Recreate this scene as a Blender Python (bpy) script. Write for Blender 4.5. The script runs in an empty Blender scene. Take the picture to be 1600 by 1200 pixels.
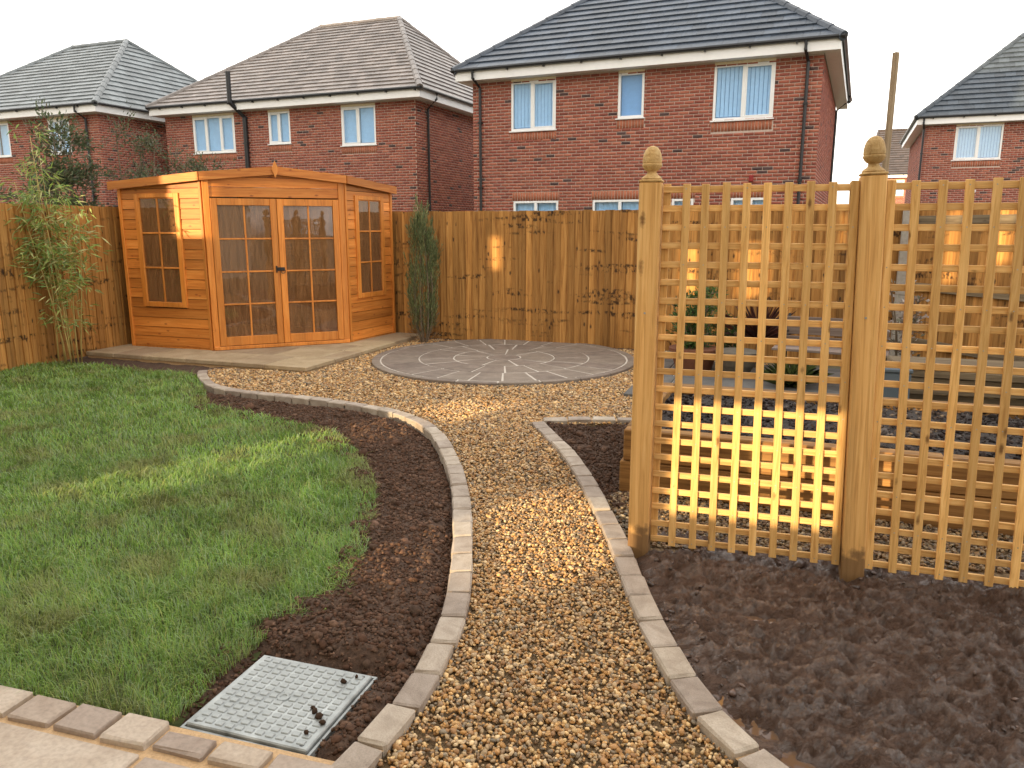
import bpy, math, random
import numpy as np
from mathutils import Vector, noise as mn
R = math.radians
rng = np.random.default_rng(7); random.seed(7)
scene = bpy.context.scene
C = scene.collection

# ------------------------------------------------------------------ camera, sky, sun, exposure
cam_d = bpy.data.cameras.new('camera'); cam = bpy.data.objects.new('camera', cam_d); C.objects.link(cam)
cam_d.sensor_width = 36; cam_d.lens = 27.0; cam_d.clip_start = .05; cam_d.clip_end = 600
cam.location = (0, 0, 1.6); cam.rotation_euler = (R(90) - math.atan(245/1200), 0, 0)
scene.camera = cam
SUN_AZ, SUN_EL = 43, 9.0        # the light travels towards this azimuth (clockwise from +Y)
s_dir = Vector((math.sin(R(SUN_AZ))*math.cos(R(SUN_EL)), math.cos(R(SUN_AZ))*math.cos(R(SUN_EL)), -math.sin(R(SUN_EL))))
w = bpy.data.worlds.new('World'); scene.world = w; w.use_nodes = True
nt = w.node_tree; bg = nt.nodes['Background']; bg.inputs[1].default_value = .15
sky = nt.nodes.new('ShaderNodeTexSky'); sky.sky_type = 'NISHITA'; sky.sun_disc = False
sky.sun_elevation = R(SUN_EL); sky.sun_rotation = R(SUN_AZ + 180); sky.air_density = 1.0; sky.dust_density = 2.5; sky.ozone_density = 1.0
tc = nt.nodes.new('ShaderNodeTexCoord'); mp = nt.nodes.new('ShaderNodeMapping'); mp.inputs['Scale'].default_value = (1, 1, 2.6)
nz = nt.nodes.new('ShaderNodeTexNoise'); nz.inputs['Scale'].default_value = 1.7; nz.inputs['Detail'].default_value = 5; nz.inputs['Roughness'].default_value = .55
rp = nt.nodes.new('ShaderNodeValToRGB'); rp.color_ramp.elements[0].position = .36; rp.color_ramp.elements[1].position = .54
rp.color_ramp.elements[0].color = (.0, .0, .0, 1)
mx = nt.nodes.new('ShaderNodeMixRGB'); mx.inputs[2].default_value = (9.2, 8.8, 8.2, 1)
nt.links.new(tc.outputs['Generated'], mp.inputs[0]); nt.links.new(mp.outputs[0], nz.inputs[0]); nt.links.new(nz.outputs[0], rp.inputs[0])
nt.links.new(rp.outputs[0], mx.inputs[0]); nt.links.new(sky.outputs[0], mx.inputs[1]); nt.links.new(mx.outputs[0], bg.inputs[0])
sun_d = bpy.data.lights.new('sun', 'SUN'); sun_d.energy = 4.4; sun_d.angle = R(.5); sun_d.color = (1, .76, .44)
sun = bpy.data.objects.new('sun', sun_d); C.objects.link(sun); sun.location = (-20, -20, 12)
sun.rotation_euler = s_dir.to_track_quat('-Z', 'Y').to_euler()
vs = scene.view_settings; vs.view_transform = 'Standard'; vs.look = 'None'; vs.gamma = 1; vs.use_curve_mapping = False; vs.exposure = 1.0

# ------------------------------------------------------------------ helpers
class MB:
    def __init__(s): s.v = []; s.f = []; s.t = []
    def add(s, v, f, t=None):
        o = len(s.v); s.v += [tuple(p) for p in v]; s.f += [tuple(i+o for i in q) for q in f]
        if t is not None: s.t += [t]*len(v)
    def box(s, x0, x1, y0, y1, z0, z1, c=0.0, t=None, M=None):
        if c <= 0:
            v = [(x, y, z) for z in (z0, z1) for y in (y0, y1) for x in (x0, x1)]
            f = [(0,2,3,1), (4,5,7,6), (0,1,5,4), (2,6,7,3), (0,4,6,2), (1,3,7,5)]
        else:
            v = []; idx = {}
            for iz in (0, 1):
                for iy in (0, 1):
                    for ix in (0, 1):
                        p = (x1 if ix else x0, y1 if iy else y0, z1 if iz else z0); sg = (-1 if ix else 1, -1 if iy else 1, -1 if iz else 1)
                        for a in range(3):
                            q = list(p)
                            for b in range(3):
                                if b != a: q[b] += sg[b]*c
                            idx[(ix, iy, iz, a)] = len(v); v.append(tuple(q))
            f = []
            k = lambda ix, iy, iz, a: idx[(ix, iy, iz, a)]
            for a in range(3):
                o1, o2 = [(1,2), (2,0), (0,1)][a]
                for sd in (0, 1):
                    q = []
                    for (m, n) in ((0,0), (1,0), (1,1), (0,1)):
                        c3 = [0,0,0]; c3[a] = sd; c3[o1] = m; c3[o2] = n; q.append(k(*c3, a))
                    f.append(tuple(q if sd else q[::-1]))
            for a in range(3):            # edges along axis a
                o1, o2 = [(1,2), (2,0), (0,1)][a]
                for m in (0, 1):
                    for n in (0, 1):
                        c0 = [0,0,0]; c0[o1] = m; c0[o2] = n; c1 = list(c0); c1[a] = 1
                        q = [k(*c0, o1), k(*c1, o1), k(*c1, o2), k(*c0, o2)]
                        f.append(tuple(q[::-1] if m == n else q))
            for ix in (0,1):
                for iy in (0,1):
                    for iz in (0,1):
                        q = [k(ix,iy,iz,0), k(ix,iy,iz,1), k(ix,iy,iz,2)]
                        f.append(tuple(q if (ix+iy+iz) % 2 else q[::-1]))
        if M is not None: v = [tuple(M @ Vector(p)) for p in v]
        s.add(v, f, t)
    def tube(s, pts, r, n=8, t=None, cap=True):
        pts = [Vector(p) for p in pts]; rs = r if isinstance(r, (list, tuple)) else [r]*len(pts)
        v = []; f = []
        for i, p in enumerate(pts):
            d = (pts[min(i+1, len(pts)-1)] - pts[max(i-1, 0)]).normalized()
            a = d.cross(Vector((0,0,1)) if abs(d.z) < .95 else Vector((1,0,0))).normalized(); b = d.cross(a)
            for k in range(n):
                an = 2*math.pi*k/n; v.append(tuple(p + (a*math.cos(an) + b*math.sin(an))*rs[i]))
        for i in range(len(pts)-1):
            for k in range(n):
                f.append((i*n+k, i*n+(k+1) % n, (i+1)*n+(k+1) % n, (i+1)*n+k))
        if cap: f.append(tuple(range(n))[::-1]); f.append(tuple((len(pts)-1)*n+k for k in range(n)))
        s.add(v, f, t)
    def lathe(s, prof, n=20, c=(0,0,0), t=None):
        v = []; f = []
        for (r, z) in prof:
            for k in range(n):
                a = 2*math.pi*k/n; v.append((c[0]+r*math.cos(a), c[1]+r*math.sin(a), c[2]+z))
        for i in range(len(prof)-1):
            for k in range(n): f.append((i*n+k, i*n+(k+1) % n, (i+1)*n+(k+1) % n, (i+1)*n+k))
        f.append(tuple(range(n))[::-1]); f.append(tuple((len(prof)-1)*n+k for k in range(n)))
        s.add(v, f, t)
    def prism(s, poly, z0, z1, t=None):
        n = len(poly); v = [(x, y, z0) for x, y in poly] + [(x, y, z1) for x, y in poly]
        f = [tuple(range(n))[::-1], tuple(range(n, 2*n))] + [(i, (i+1) % n, n+(i+1) % n, n+i) for i in range(n)]
        s.add(v, f, t)
    def mesh(s, name):
        m = bpy.data.meshes.new(name); m.from_pydata(s.v, [], s.f); m.update()
        if s.t: set_tint(m, np.array(s.t, dtype=np.float32))
        return m
    def build(s, name, mat, parent=None, smooth=False, **k):
        return link(name, s.mesh(name), mat, parent, smooth, **k)
def set_tint(m, t):
    a = m.attributes.new('tint', 'FLOAT_COLOR', 'POINT')
    c = np.ones((len(t), 4), np.float32); c[:, :3] = t[:, :3]; a.data.foreach_set('color', c.ravel())
def link(name, me, mat, parent=None, smooth=False, loc=None, rz=0, kind=None):
    o = bpy.data.objects.new(name, me); C.objects.link(o)
    if mat is not None and not me.materials: me.materials.append(mat)
    if smooth: me.polygons.foreach_set('use_smooth', [True]*len(me.polygons))
    if parent: o.parent = parent
    if loc: o.location = loc
    if rz: o.rotation_euler = (0, 0, rz)
    if kind: o['kind'] = kind
    return o
def npmesh(name, V, F, mat, tint=None, smooth=False, parent=None, kind=None):
    m = bpy.data.meshes.new(name); V = np.asarray(V, np.float32); F = np.asarray(F, np.int32); k = F.shape[1]
    m.vertices.add(len(V)); m.vertices.foreach_set('co', V.ravel())
    m.loops.add(F.size); m.loops.foreach_set('vertex_index', F.ravel())
    m.polygons.add(len(F)); m.polygons.foreach_set('loop_start', np.arange(0, F.size, k, dtype=np.int32))
    m.update(calc_edges=True)
    if tint is not None: set_tint(m, np.asarray(tint, np.float32))
    if smooth: m.polygons.foreach_set('use_smooth', np.ones(len(F), bool))
    return link(name, m, mat, parent, kind=kind)
def tag(o, label=None, cat=None, group=None, kind=None):
    if label: o['label'] = label
    if cat: o['category'] = cat
    if group: o['group'] = group
    if kind: o['kind'] = kind
    return o
def thing(name, label, cat, loc=(0,0,0), rz=0, group=None):
    o = bpy.data.objects.new(name, None); C.objects.link(o); o.location = loc; o.rotation_euler = (0,0,rz); o.empty_display_size = .1
    return tag(o, label, cat, group)
def struct(name, label=None, loc=(0,0,0), rz=0):
    o = bpy.data.objects.new(name, None); C.objects.link(o); o.location = loc; o.rotation_euler = (0,0,rz)
    o['kind'] = 'structure'
    if label: o['label'] = label
    return o
def inpoly(P, poly):
    P = np.asarray(P); x, y = P[:,0], P[:,1]; r = np.zeros(len(P), bool); n = len(poly); j = n-1
    for i in range(n):
        xi, yi = poly[i]; xj, yj = poly[j]
        cnd = ((yi > y) != (yj > y)) & (x < (xj-xi)*(y-yi)/((yj-yi) or 1e-9)+xi); r ^= cnd; j = i
    return r
def smooth_line(pts, n):
    pts = [np.array(p, float) for p in pts]; out = []
    P = [2*pts[0]-pts[1]] + pts + [2*pts[-1]-pts[-2]]
    for i in range(1, len(P)-2):
        for k in range(n):
            t = k/n; a, b, c, d = P[i-1], P[i], P[i+1], P[i+2]
            out.append(.5*((2*b)+(-a+c)*t+(2*a-5*b+4*c-d)*t*t+(-a+3*b-3*c+d)*t**3))
    out.append(pts[-1]); return np.array(out)
def vnoise(P, s, seed=0):            # fractal noise on an array of xy points
    return np.array([mn.fractal(Vector((p[0]*s+seed, p[1]*s, seed*.37)), .9, 2.1, 4) for p in P])
GT = R(20)                            # the garden's own axes: e1 along the back fence, e2 along the side fence
E1 = np.array([math.cos(GT), -math.sin(GT)]); E2 = np.array([math.sin(GT), math.cos(GT)])
def gw(a, b): p = a*E1 + b*E2; return (float(p[0]), float(p[1]))

# ------------------------------------------------------------------ materials
def mat(name):
    m = bpy.data.materials.new(name); m.use_nodes = True; n = m.node_tree
    return m, n, n.nodes['Principled BSDF']
def node(n, t, **k):
    x = n.nodes.new(t)
    for a, b in k.items():
        if a in x.inputs.keys(): x.inputs[a].default_value = b
        else: setattr(x, a, b)
    return x
def ramp(n, src, stops):
    r = n.nodes.new('ShaderNodeValToRGB'); e = r.color_ramp.elements
    while len(e) > len(stops): e.remove(e[-1])
    while len(e) < len(stops): e.new(.5)
    for i, (p, c) in enumerate(stops):
        e[i].position = p; e[i].color = (*c, 1) if len(c) == 3 else c
    n.links.new(src, r.inputs[0]); return r.outputs[0]
def mixc(n, a, b, f, mode='MIX'):
    m = n.nodes.new('ShaderNodeMixRGB'); m.blend_type = mode
    for i, x in ((0, f), (1, a), (2, b)):
        if isinstance(x, (int, float)): m.inputs[i].default_value = x
        elif isinstance(x, tuple): m.inputs[i].default_value = (*x, 1)
        else: n.links.new(x, m.inputs[i])
    return m.outputs[0]
def bump(n, bs, src, st=.3, d=.01):
    b = node(n, 'ShaderNodeBump', Strength=st, Distance=d); n.links.new(src, b.inputs['Height']); n.links.new(b.outputs[0], bs.inputs['Normal'])
def gv(c): return (c, c, c)
def wood(name, dark, mid, light, grain=(40, 40, 2.2), knot=(5, 5, 1.6), knotc=None, ks=.9, rough=.62, var=.22, kth=.10, offs=(1,1,1), stain=None, spec=.3, foot=0):
    m, n, b = mat(name)
    t = n.nodes.new('ShaderNodeTexCoord'); oi = n.nodes.new('ShaderNodeObjectInfo')
    sc = node(n, 'ShaderNodeVectorMath', operation='SCALE'); sc.inputs[0].default_value = tuple(37.0*k for k in offs); n.links.new(oi.outputs['Random'], sc.inputs['Scale'])
    ad = node(n, 'ShaderNodeVectorMath', operation='ADD'); n.links.new(t.outputs['Object'], ad.inputs[0]); n.links.new(sc.outputs[0], ad.inputs[1])
    m1 = node(n, 'ShaderNodeMapping'); m1.inputs['Scale'].default_value = grain; n.links.new(ad.outputs[0], m1.inputs[0])
    nz = node(n, 'ShaderNodeTexNoise', Scale=1.0, Detail=6.0, Roughness=.62, Distortion=.8); n.links.new(m1.outputs[0], nz.inputs[0])
    col = ramp(n, nz.outputs[0], [(.3, dark), (.5, mid), (.72, light)])
    m3 = node(n, 'ShaderNodeMapping'); m3.inputs['Scale'].default_value = tuple(g*.09 for g in grain); n.links.new(ad.outputs[0], m3.inputs[0])
    n3 = node(n, 'ShaderNodeTexNoise', Scale=1.0, Detail=3.0); n.links.new(m3.outputs[0], n3.inputs[0])
    col = mixc(n, col, ramp(n, n3.outputs[0], [(.3, gv(.72)), (.7, gv(1.22))]), 1.0, 'MULTIPLY')
    m2 = node(n, 'ShaderNodeMapping'); m2.inputs['Scale'].default_value = knot; n.links.new(ad.outputs[0], m2.inputs[0])
    vo = node(n, 'ShaderNodeTexVoronoi', Scale=1.0, Randomness=1.0); n.links.new(m2.outputs[0], vo.inputs['Vector'])
    n2 = node(n, 'ShaderNodeTexNoise', Scale=60.0, Detail=2.0); n.links.new(t.outputs['Object'], n2.inputs[0])
    dd = node(n, 'ShaderNodeMath', operation='MULTIPLY_ADD'); n.links.new(n2.outputs[0], dd.inputs[0]); dd.inputs[1].default_value = .12; n.links.new(vo.outputs['Distance'], dd.inputs[2])
    kf = ramp(n, dd.outputs[0], [(kth, gv(ks)), (kth+.09, gv(0))])
    col = mixc(n, col, knotc or dark, kf)
    if stain:      # rows of dark knots running across neighbouring boards from the same logs
        ms = node(n, 'ShaderNodeMapping'); ms.inputs['Scale'].default_value = stain; n.links.new(t.outputs['Object'], ms.inputs[0])
        ns = node(n, 'ShaderNodeTexNoise', Scale=1.0, Detail=1.0); n.links.new(ms.outputs[0], ns.inputs[0])
        ma = node(n, 'ShaderNodeMapping'); ma.inputs['Scale'].default_value = (26, 26, 20); n.links.new(t.outputs['Object'], ma.inputs[0])
        nb = node(n, 'ShaderNodeTexNoise', Scale=1.0, Detail=3.0); n.links.new(ma.outputs[0], nb.inputs[0])
        f = mixc(n, ramp(n, ns.outputs[0], [(.56, gv(0)), (.64, gv(1))]), ramp(n, nb.outputs[0], [(.47, gv(0)), (.62, gv(.9))]), 1.0, 'MULTIPLY')
        col = mixc(n, col, knotc or dark, f)
    if foot:       # mud splashed up the foot of the post
        sx = node(n, 'ShaderNodeSeparateXYZ'); n.links.new(t.outputs['Object'], sx.inputs[0]); nf = node(n, 'ShaderNodeTexNoise', Scale=25.0, Detail=4.0); n.links.new(t.outputs['Object'], nf.inputs[0])
        sm = node(n, 'ShaderNodeMath', operation='MULTIPLY_ADD'); n.links.new(nf.outputs[0], sm.inputs[0]); sm.inputs[1].default_value = -.22; n.links.new(sx.outputs['Z'], sm.inputs[2])
        col = mixc(n, col, (.10, .055, .03), ramp(n, sm.outputs[0], [(0.0, gv(.75)), (foot*.5, gv(0))]))
    hs = node(n, 'ShaderNodeHueSaturation'); n.links.new(col, hs.inputs['Color'])
    vr = node(n, 'ShaderNodeMapRange'); n.links.new(oi.outputs['Random'], vr.inputs[0]); vr.inputs[3].default_value = 1-var; vr.inputs[4].default_value = 1+var; n.links.new(vr.outputs[0], hs.inputs['Value'])
    n.links.new(hs.outputs[0], b.inputs['Base Color']); b.inputs['Roughness'].default_value = rough; b.inputs['Specular IOR Level'].default_value = spec
    bump(n, b, nz.outputs[0], .35, .004); return m
def tinted(name, rough=.8, nscale=40, amp=.25, bs=.3, bd=.004, spec=.3, trans=0, mul=None):
    m, n, b = mat(name); a = n.nodes.new('ShaderNodeAttribute'); a.attribute_name = 'tint'
    t = n.nodes.new('ShaderNodeTexCoord'); z = node(n, 'ShaderNodeTexNoise', Scale=float(nscale), Detail=5.0); n.links.new(t.outputs['Object'], z.inputs[0])
    col = mixc(n, a.outputs['Color'], ramp(n, z.outputs[0], [(.25, gv(1-amp)), (.75, gv(1+amp))]), 1.0, 'MULTIPLY')
    if mul: col = mixc(n, col, mul, 1.0, 'MULTIPLY')
    n.links.new(col, b.inputs['Base Color']); b.inputs['Roughness'].default_value = rough; b.inputs['Specular IOR Level'].default_value = spec
    if bs: bump(n, b, z.outputs[0], bs, bd)
    if trans:
        tr = n.nodes.new('ShaderNodeBsdfTranslucent'); n.links.new(col, tr.inputs[0]); mx = node(n, 'ShaderNodeMixShader'); mx.inputs[0].default_value = trans
        n.links.new(b.outputs[0], mx.inputs[1]); n.links.new(tr.outputs[0], mx.inputs[2]); n.links.new(mx.outputs[0], n.nodes['Material Output'].inputs[0])
    return m
def plain(name, c, rough=.5, nscale=30, amp=.12, bs=.15, metal=0, spec=.4, c2=None, rvar=None, bd=.004, var=0):
    m, n, b = mat(name); t = n.nodes.new('ShaderNodeTexCoord')
    z = node(n, 'ShaderNodeTexNoise', Scale=float(nscale), Detail=6.0, Roughness=.6); n.links.new(t.outputs['Object'], z.inputs[0])
    lo = tuple(x*(1-amp) for x in c); hi = c2 or tuple(x*(1+amp) for x in c)
    col = ramp(n, z.outputs[0], [(.3, lo), (.7, hi)])
    if var:
        oi = n.nodes.new('ShaderNodeObjectInfo'); vr = node(n, 'ShaderNodeMapRange'); n.links.new(oi.outputs['Random'], vr.inputs[0]); vr.inputs[3].default_value = 1-var; vr.inputs[4].default_value = 1+var
        col = mixc(n, col, vr.outputs[0], 1.0, 'MULTIPLY')
    n.links.new(col, b.inputs['Base Color'])
    if rvar: n.links.new(ramp(n, z.outputs[0], [(.35, gv(rvar[0])), (.65, gv(rvar[1]))]), b.inputs['Roughness'])
    else: b.inputs['Roughness'].default_value = rough
    b.inputs['Metallic'].default_value = metal; b.inputs['Specular IOR Level'].default_value = spec
    if bs: bump(n, b, z.outputs[0], bs, bd)
    return m
def stone(name, c1, c2, c3, scale=6, rough=.75, var=.18):
    m, n, b = mat(name); t = n.nodes.new('ShaderNodeTexCoord'); oi = n.nodes.new('ShaderNodeObjectInfo')
    sc = node(n, 'ShaderNodeVectorMath', operation='SCALE'); sc.inputs[0].default_value = (31, 17, 5); n.links.new(oi.outputs['Random'], sc.inputs['Scale'])
    ad = node(n, 'ShaderNodeVectorMath', operation='ADD'); n.links.new(t.outputs['Object'], ad.inputs[0]); n.links.new(sc.outputs[0], ad.inputs[1])
    z = node(n, 'ShaderNodeTexNoise', Scale=float(scale), Detail=8.0, Roughness=.65, Distortion=.6); n.links.new(ad.outputs[0], z.inputs[0])
    f = node(n, 'ShaderNodeTexNoise', Scale=float(scale*22), Detail=3.0); n.links.new(ad.outputs[0], f.inputs[0])
    col = ramp(n, z.outputs[0], [(.28, c1), (.5, c2), (.74, c3)])
    col = mixc(n, col, ramp(n, f.outputs[0], [(.3, gv(.86)), (.6, gv(1.06))]), 1.0, 'MULTIPLY')
    hs = node(n, 'ShaderNodeHueSaturation'); n.links.new(col, hs.inputs['Color'])
    vr = node(n, 'ShaderNodeMapRange'); n.links.new(oi.outputs['Random'], vr.inputs[0]); vr.inputs[3].default_value = 1-var; vr.inputs[4].default_value = 1+var; n.links.new(vr.outputs[0], hs.inputs['Value'])
    v2 = node(n, 'ShaderNodeMath', operation='MULTIPLY_ADD'); n.links.new(oi.outputs['Random'], v2.inputs[0]); v2.inputs[1].default_value = .014; v2.inputs[2].default_value = .493; n.links.new(v2.outputs[0], hs.inputs['Hue'])
    n.links.new(hs.outputs[0], b.inputs['Base Color']); b.inputs['Roughness'].default_value = rough; b.inputs['Specular IOR Level'].default_value = .35
    s = mixc(n, z.outputs[0], f.outputs[0], .3); bump(n, b, s, .5, .008); return m
def glass(name, tint, refl=.12, rough=.02, wav=0, mist=None):
    m, n, b = mat(name); n.nodes.remove(b); tr = node(n, 'ShaderNodeBsdfTransparent'); tr.inputs[0].default_value = (*tint, 1)
    gl = node(n, 'ShaderNodeBsdfGlossy'); gl.inputs['Roughness'].default_value = rough
    fr = node(n, 'ShaderNodeFresnel', IOR=1.5); ad = node(n, 'ShaderNodeMath', operation='ADD'); ad.inputs[1].default_value = refl; ad.use_clamp = True; n.links.new(fr.outputs[0], ad.inputs[0])
    ge = n.nodes.new('ShaderNodeNewGeometry'); iv = node(n, 'ShaderNodeMath', operation='SUBTRACT'); iv.inputs[0].default_value = 1; n.links.new(ge.outputs['Backfacing'], iv.inputs[1])
    ml = node(n, 'ShaderNodeMath', operation='MULTIPLY'); n.links.new(ad.outputs[0], ml.inputs[0]); n.links.new(iv.outputs[0], ml.inputs[1])     # the pane reflects once, on its outer face
    mx = node(n, 'ShaderNodeMixShader'); n.links.new(ml.outputs[0], mx.inputs[0]); n.links.new(tr.outputs[0], mx.inputs[1]); n.links.new(gl.outputs[0], mx.inputs[2]); n.links.new(mx.outputs[0], n.nodes['Material Output'].inputs[0])
    if mist:     # condensation on the inside of the panes
        df = node(n, 'ShaderNodeBsdfDiffuse'); df.inputs[0].default_value = (*mist[1], 1); m2 = node(n, 'ShaderNodeMixShader')
        t = n.nodes.new('ShaderNodeTexCoord'); mp_ = node(n, 'ShaderNodeMapping'); mp_.inputs['Scale'].default_value = (30, 30, 4); n.links.new(t.outputs['Object'], mp_.inputs[0])
        z = node(n, 'ShaderNodeTexNoise', Scale=1.0, Detail=5.0); n.links.new(mp_.outputs[0], z.inputs[0]); n.links.new(ramp(n, z.outputs[0], [(.3, gv(mist[0]*.55)), (.7, gv(mist[0]*1.4))]), m2.inputs[0])
        n.links.new(tr.outputs[0], m2.inputs[1]); n.links.new(df.outputs[0], m2.inputs[2]); n.links.new(m2.outputs[0], mx.inputs[1])
    if wav:
        t = n.nodes.new('ShaderNodeTexCoord'); z = node(n, 'ShaderNodeTexNoise', Scale=7.0, Detail=1.0); n.links.new(t.outputs['Object'], z.inputs[0])
        bp = node(n, 'ShaderNodeBump', Strength=wav, Distance=.01); n.links.new(z.outputs[0], bp.inputs['Height']); n.links.new(bp.outputs[0], gl.inputs['Normal'])
    return m
FENCE = wood('fence_timber', (.21, .088, .022), (.39, .185, .048), (.52, .275, .085), (34, 34, 1.6), (9, 9, 4), (.03, .014, .007), .9, .75, .28, .12, (1, 1, 0), stain=(.9, .9, 8))
TREL = wood('trellis_timber', (.42, .24, .085), (.58, .37, .15), (.70, .48, .22), (55, 55, 55), (9, 9, 9), (.16, .075, .02), .8, .68, .2, .06)
TRELH = wood('trellis_timber_cross', (.49, .26, .082), (.68, .40, .148), (.78, .51, .225), (4, 80, 80), (4, 14, 14), (.16, .075, .02), .7, .68, .16, .06)
TRELV = wood('trellis_timber_upright', (.48, .245, .075), (.66, .385, .135), (.76, .49, .21), (80, 80, 4), (14, 14, 5), (.14, .06, .018), .85, .68, .24, .12)
POST = wood('post_timber', (.42, .215, .068), (.61, .345, .12), (.72, .455, .19), (60, 60, 1.8), (9, 9, 3.2), (.13, .055, .018), .85, .66, .12, .13, foot=.10)
SLEEP = wood('sleeper_timber', (.12, .055, .016), (.24, .12, .036), (.34, .19, .065), (2.0, 40, 40), (3, 8, 8), (.10, .045, .015), .8, .75, .2, .1)
SHEDH = wood('summerhouse_cladding', (.44, .13, .022), (.60, .205, .036), (.70, .285, .066), (2.2, 40, 40), (5.5, 12, 12), (.27, .065, .014), .8, .5, .24, .14, spec=.4)
SHEDV = wood('summerhouse_joinery', (.48, .15, .024), (.64, .225, .038), (.72, .295, .066), (40, 40, 2.2), (12, 12, 4), (.27, .06, .012), .7, .45, .1, .08, spec=.4)
SHEDIN = wood('summerhouse_inside', (.26, .14, .06), (.36, .21, .10), (.44, .28, .15), (2, 30, 30), (3, 9, 9), None, .4, .7, .1)
PLANK = wood('old_planks', (.085, .06, .035), (.155, .115, .07), (.23, .18, .115), (2, 40, 40), (3, 9, 9), (.07, .045, .03), .6, .8, .25)
BENCHW = wood('bench_timber', (.12, .085, .07), (.20, .15, .125), (.28, .22, .19), (2, 50, 50), (3, 9, 9), (.07, .05, .04), .5, .8, .15)
POLE = wood('grey_pole_timber', (.17, .12, .07), (.28, .2, .12), (.38, .29, .19), (50, 50, 2), (9, 9, 3), None, .5, .8, .1)
BRICK = tinted('brick', .85, 60, .22, .3, .004, .25)
MORTAR = plain('mortar', (.46, .36, .30), .9, 50, .2)
TILE = tinted('roof_tile', .42, 14, .25, .25, .006, .5)
TILEO = plain('roof_tile_single', (.05, .066, .092), .42, 14, .3, .25, spec=.5, var=.3)
UPVC = plain('white_plastic', (.78, .78, .78), .35, 8, .03, 0)
BUFF = plain('cream_reveal', (.66, .56, .38), .8, 20, .1)
BLACKP = plain('black_plastic', (.018, .018, .02), .35, 20, .2, 0)
PANE = glass('window_glass', (.84, .93, 1.0), .03)  # blue glass tint stands in for reflected sky
BLIND = plain('sky_tinted_blind', (.66, .78, .90), .7, 10, .05, 0)  # blind and curtain colour also carries the sky reflection of the panes
BLIND2 = plain('sky_tinted_blind_gap', (.36, .52, .74), .7, 10, .05, 0)  # backing behind the blinds painted blue as reflected sky
INSIDE = plain('room_inside', (.10, .09, .08), .9)
SGLASS = glass('summerhouse_glass', (.80, .74, .66), .05, .015, .05, (.36, (.36, .18, .08)))
IRON = plain('black_iron', (.012, .012, .013), .4, 40, .2, .2, spec=.5)
STONE_E = stone('sett_stone', (.24, .19, .15), (.345, .285, .23), (.44, .375, .315), 9)
STONE_P = stone('patio_sandstone', (.27, .20, .15), (.37, .295, .235), (.46, .385, .32), 3)
STONE_C = stone('circle_stone', (.14, .11, .09), (.20, .16, .13), (.265, .215, .178), 5, .6, .10)
STONE_B = stone('slab_stone', (.27, .19, .115), (.36, .27, .17), (.44, .34, .23), 4)
STONE_G = stone('grey_slab', (.075, .072, .07), (.11, .105, .10), (.15, .145, .14), 4)  # slab colours lowered to carry the shade behind the trellis
JOINT = plain('pale_joint', (.50, .45, .39), .9, 60, .12)
SAND = plain('sandy_joint', (.50, .33, .18), .95, 120, .2, .5)
SOIL = plain('garden_soil', (.055, .030, .019), .95, 45, .45, .8, c2=(.11, .064, .042), bd=.012)
SOILT = tinted('soil_clods', .95, 60, .35, .5, .006, .15)
BARK = plain('bark_mulch', (.03, .022, .019), .9, 60, .5, 1, c2=(.06, .047, .042), bd=.02)  # bark tone darkened as the shade over the raised bed
GRAVB = plain('gravel_bed', (.12, .075, .035), .9, 120, .5, 1, c2=(.26, .17, .085), bd=.01)
GRAVT = tinted('gravel_stones', .55, 120, .2, .2, .002, .45)
TURF = plain('turf_base', (.05, .065, .017), .95, 30, .4, .5, c2=(.09, .105, .03))
BLADE = tinted('grass_blades', .55, 6, .2, 0, 0, .3, .3)
LEAF = tinted('leaves', .5, 6, .2, 0, 0, .35, .3)
CULM = plain('bamboo_cane', (.40, .30, .10), .45, 10, .2, 0)
TWIG = plain('twig_bark', (.16, .12, .08), .9, 30, .3, .3)
GALV = plain('galvanised_steel', (.26, .28, .28), .5, 9, .35, .1, metal=.35, c2=(.50, .53, .53), rvar=(.35, .65))
DIRT = plain('field_ground', (.10, .085, .05), .95, 3, .3, .3, c2=(.14, .13, .07))
CONC = plain('concrete', (.36, .33, .29), .9, 25, .15, .3)
TERRA = plain('terracotta', (.17, .065, .033), .8, 15, .15, .2)  # clay colour darkened in place of shade behind the trellis
POTG = plain('stone_pot', (.11, .092, .07), .85, 15, .2, .3)  # pot colour dimmed to hold the shade behind the trellis
BLUEG = plain('blue_grey_plastic', (.09, .115, .14), .5, 10, .1, 0)
FELT = plain('roof_felt', (.06, .06, .06), .95, 80, .3, .3)
m_mud, n_, b_ = mat('wet_mud'); MUD = m_mud
t_ = n_.nodes.new('ShaderNodeTexCoord'); z_ = node(n_, 'ShaderNodeTexNoise', Scale=5.0, Detail=8.0, Roughness=.7); n_.links.new(t_.outputs['Object'], z_.inputs[0])
mm_ = node(n_, 'ShaderNodeMapping'); mm_.inputs['Scale'].default_value = (1, 2.4, 1); mm_.inputs['Rotation'].default_value = (0, 0, .9); n_.links.new(t_.outputs['Object'], mm_.inputs[0])
z2_ = node(n_, 'ShaderNodeTexNoise', Scale=26.0, Detail=8.0, Roughness=.72, Distortion=1.2); n_.links.new(mm_.outputs[0], z2_.inputs[0])
n_.links.new(ramp(n_, z_.outputs[0], [(.3, (.092, .048, .029)), (.7, (.18, .105, .072))]), b_.inputs['Base Color'])
n_.links.new(ramp(n_, z_.outputs[0], [(.38, gv(.30)), (.62, gv(.62))]), b_.inputs['Roughness']); b_.inputs['Specular IOR Level'].default_value = .4
bump(n_, b_, z2_.outputs[0], 1.0, .045)
zc_ = node(n_, 'ShaderNodeTexNoise', Scale=9.0, Detail=6.0, Roughness=.65); n_.links.new(mm_.outputs[0], zc_.inputs[0])
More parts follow.
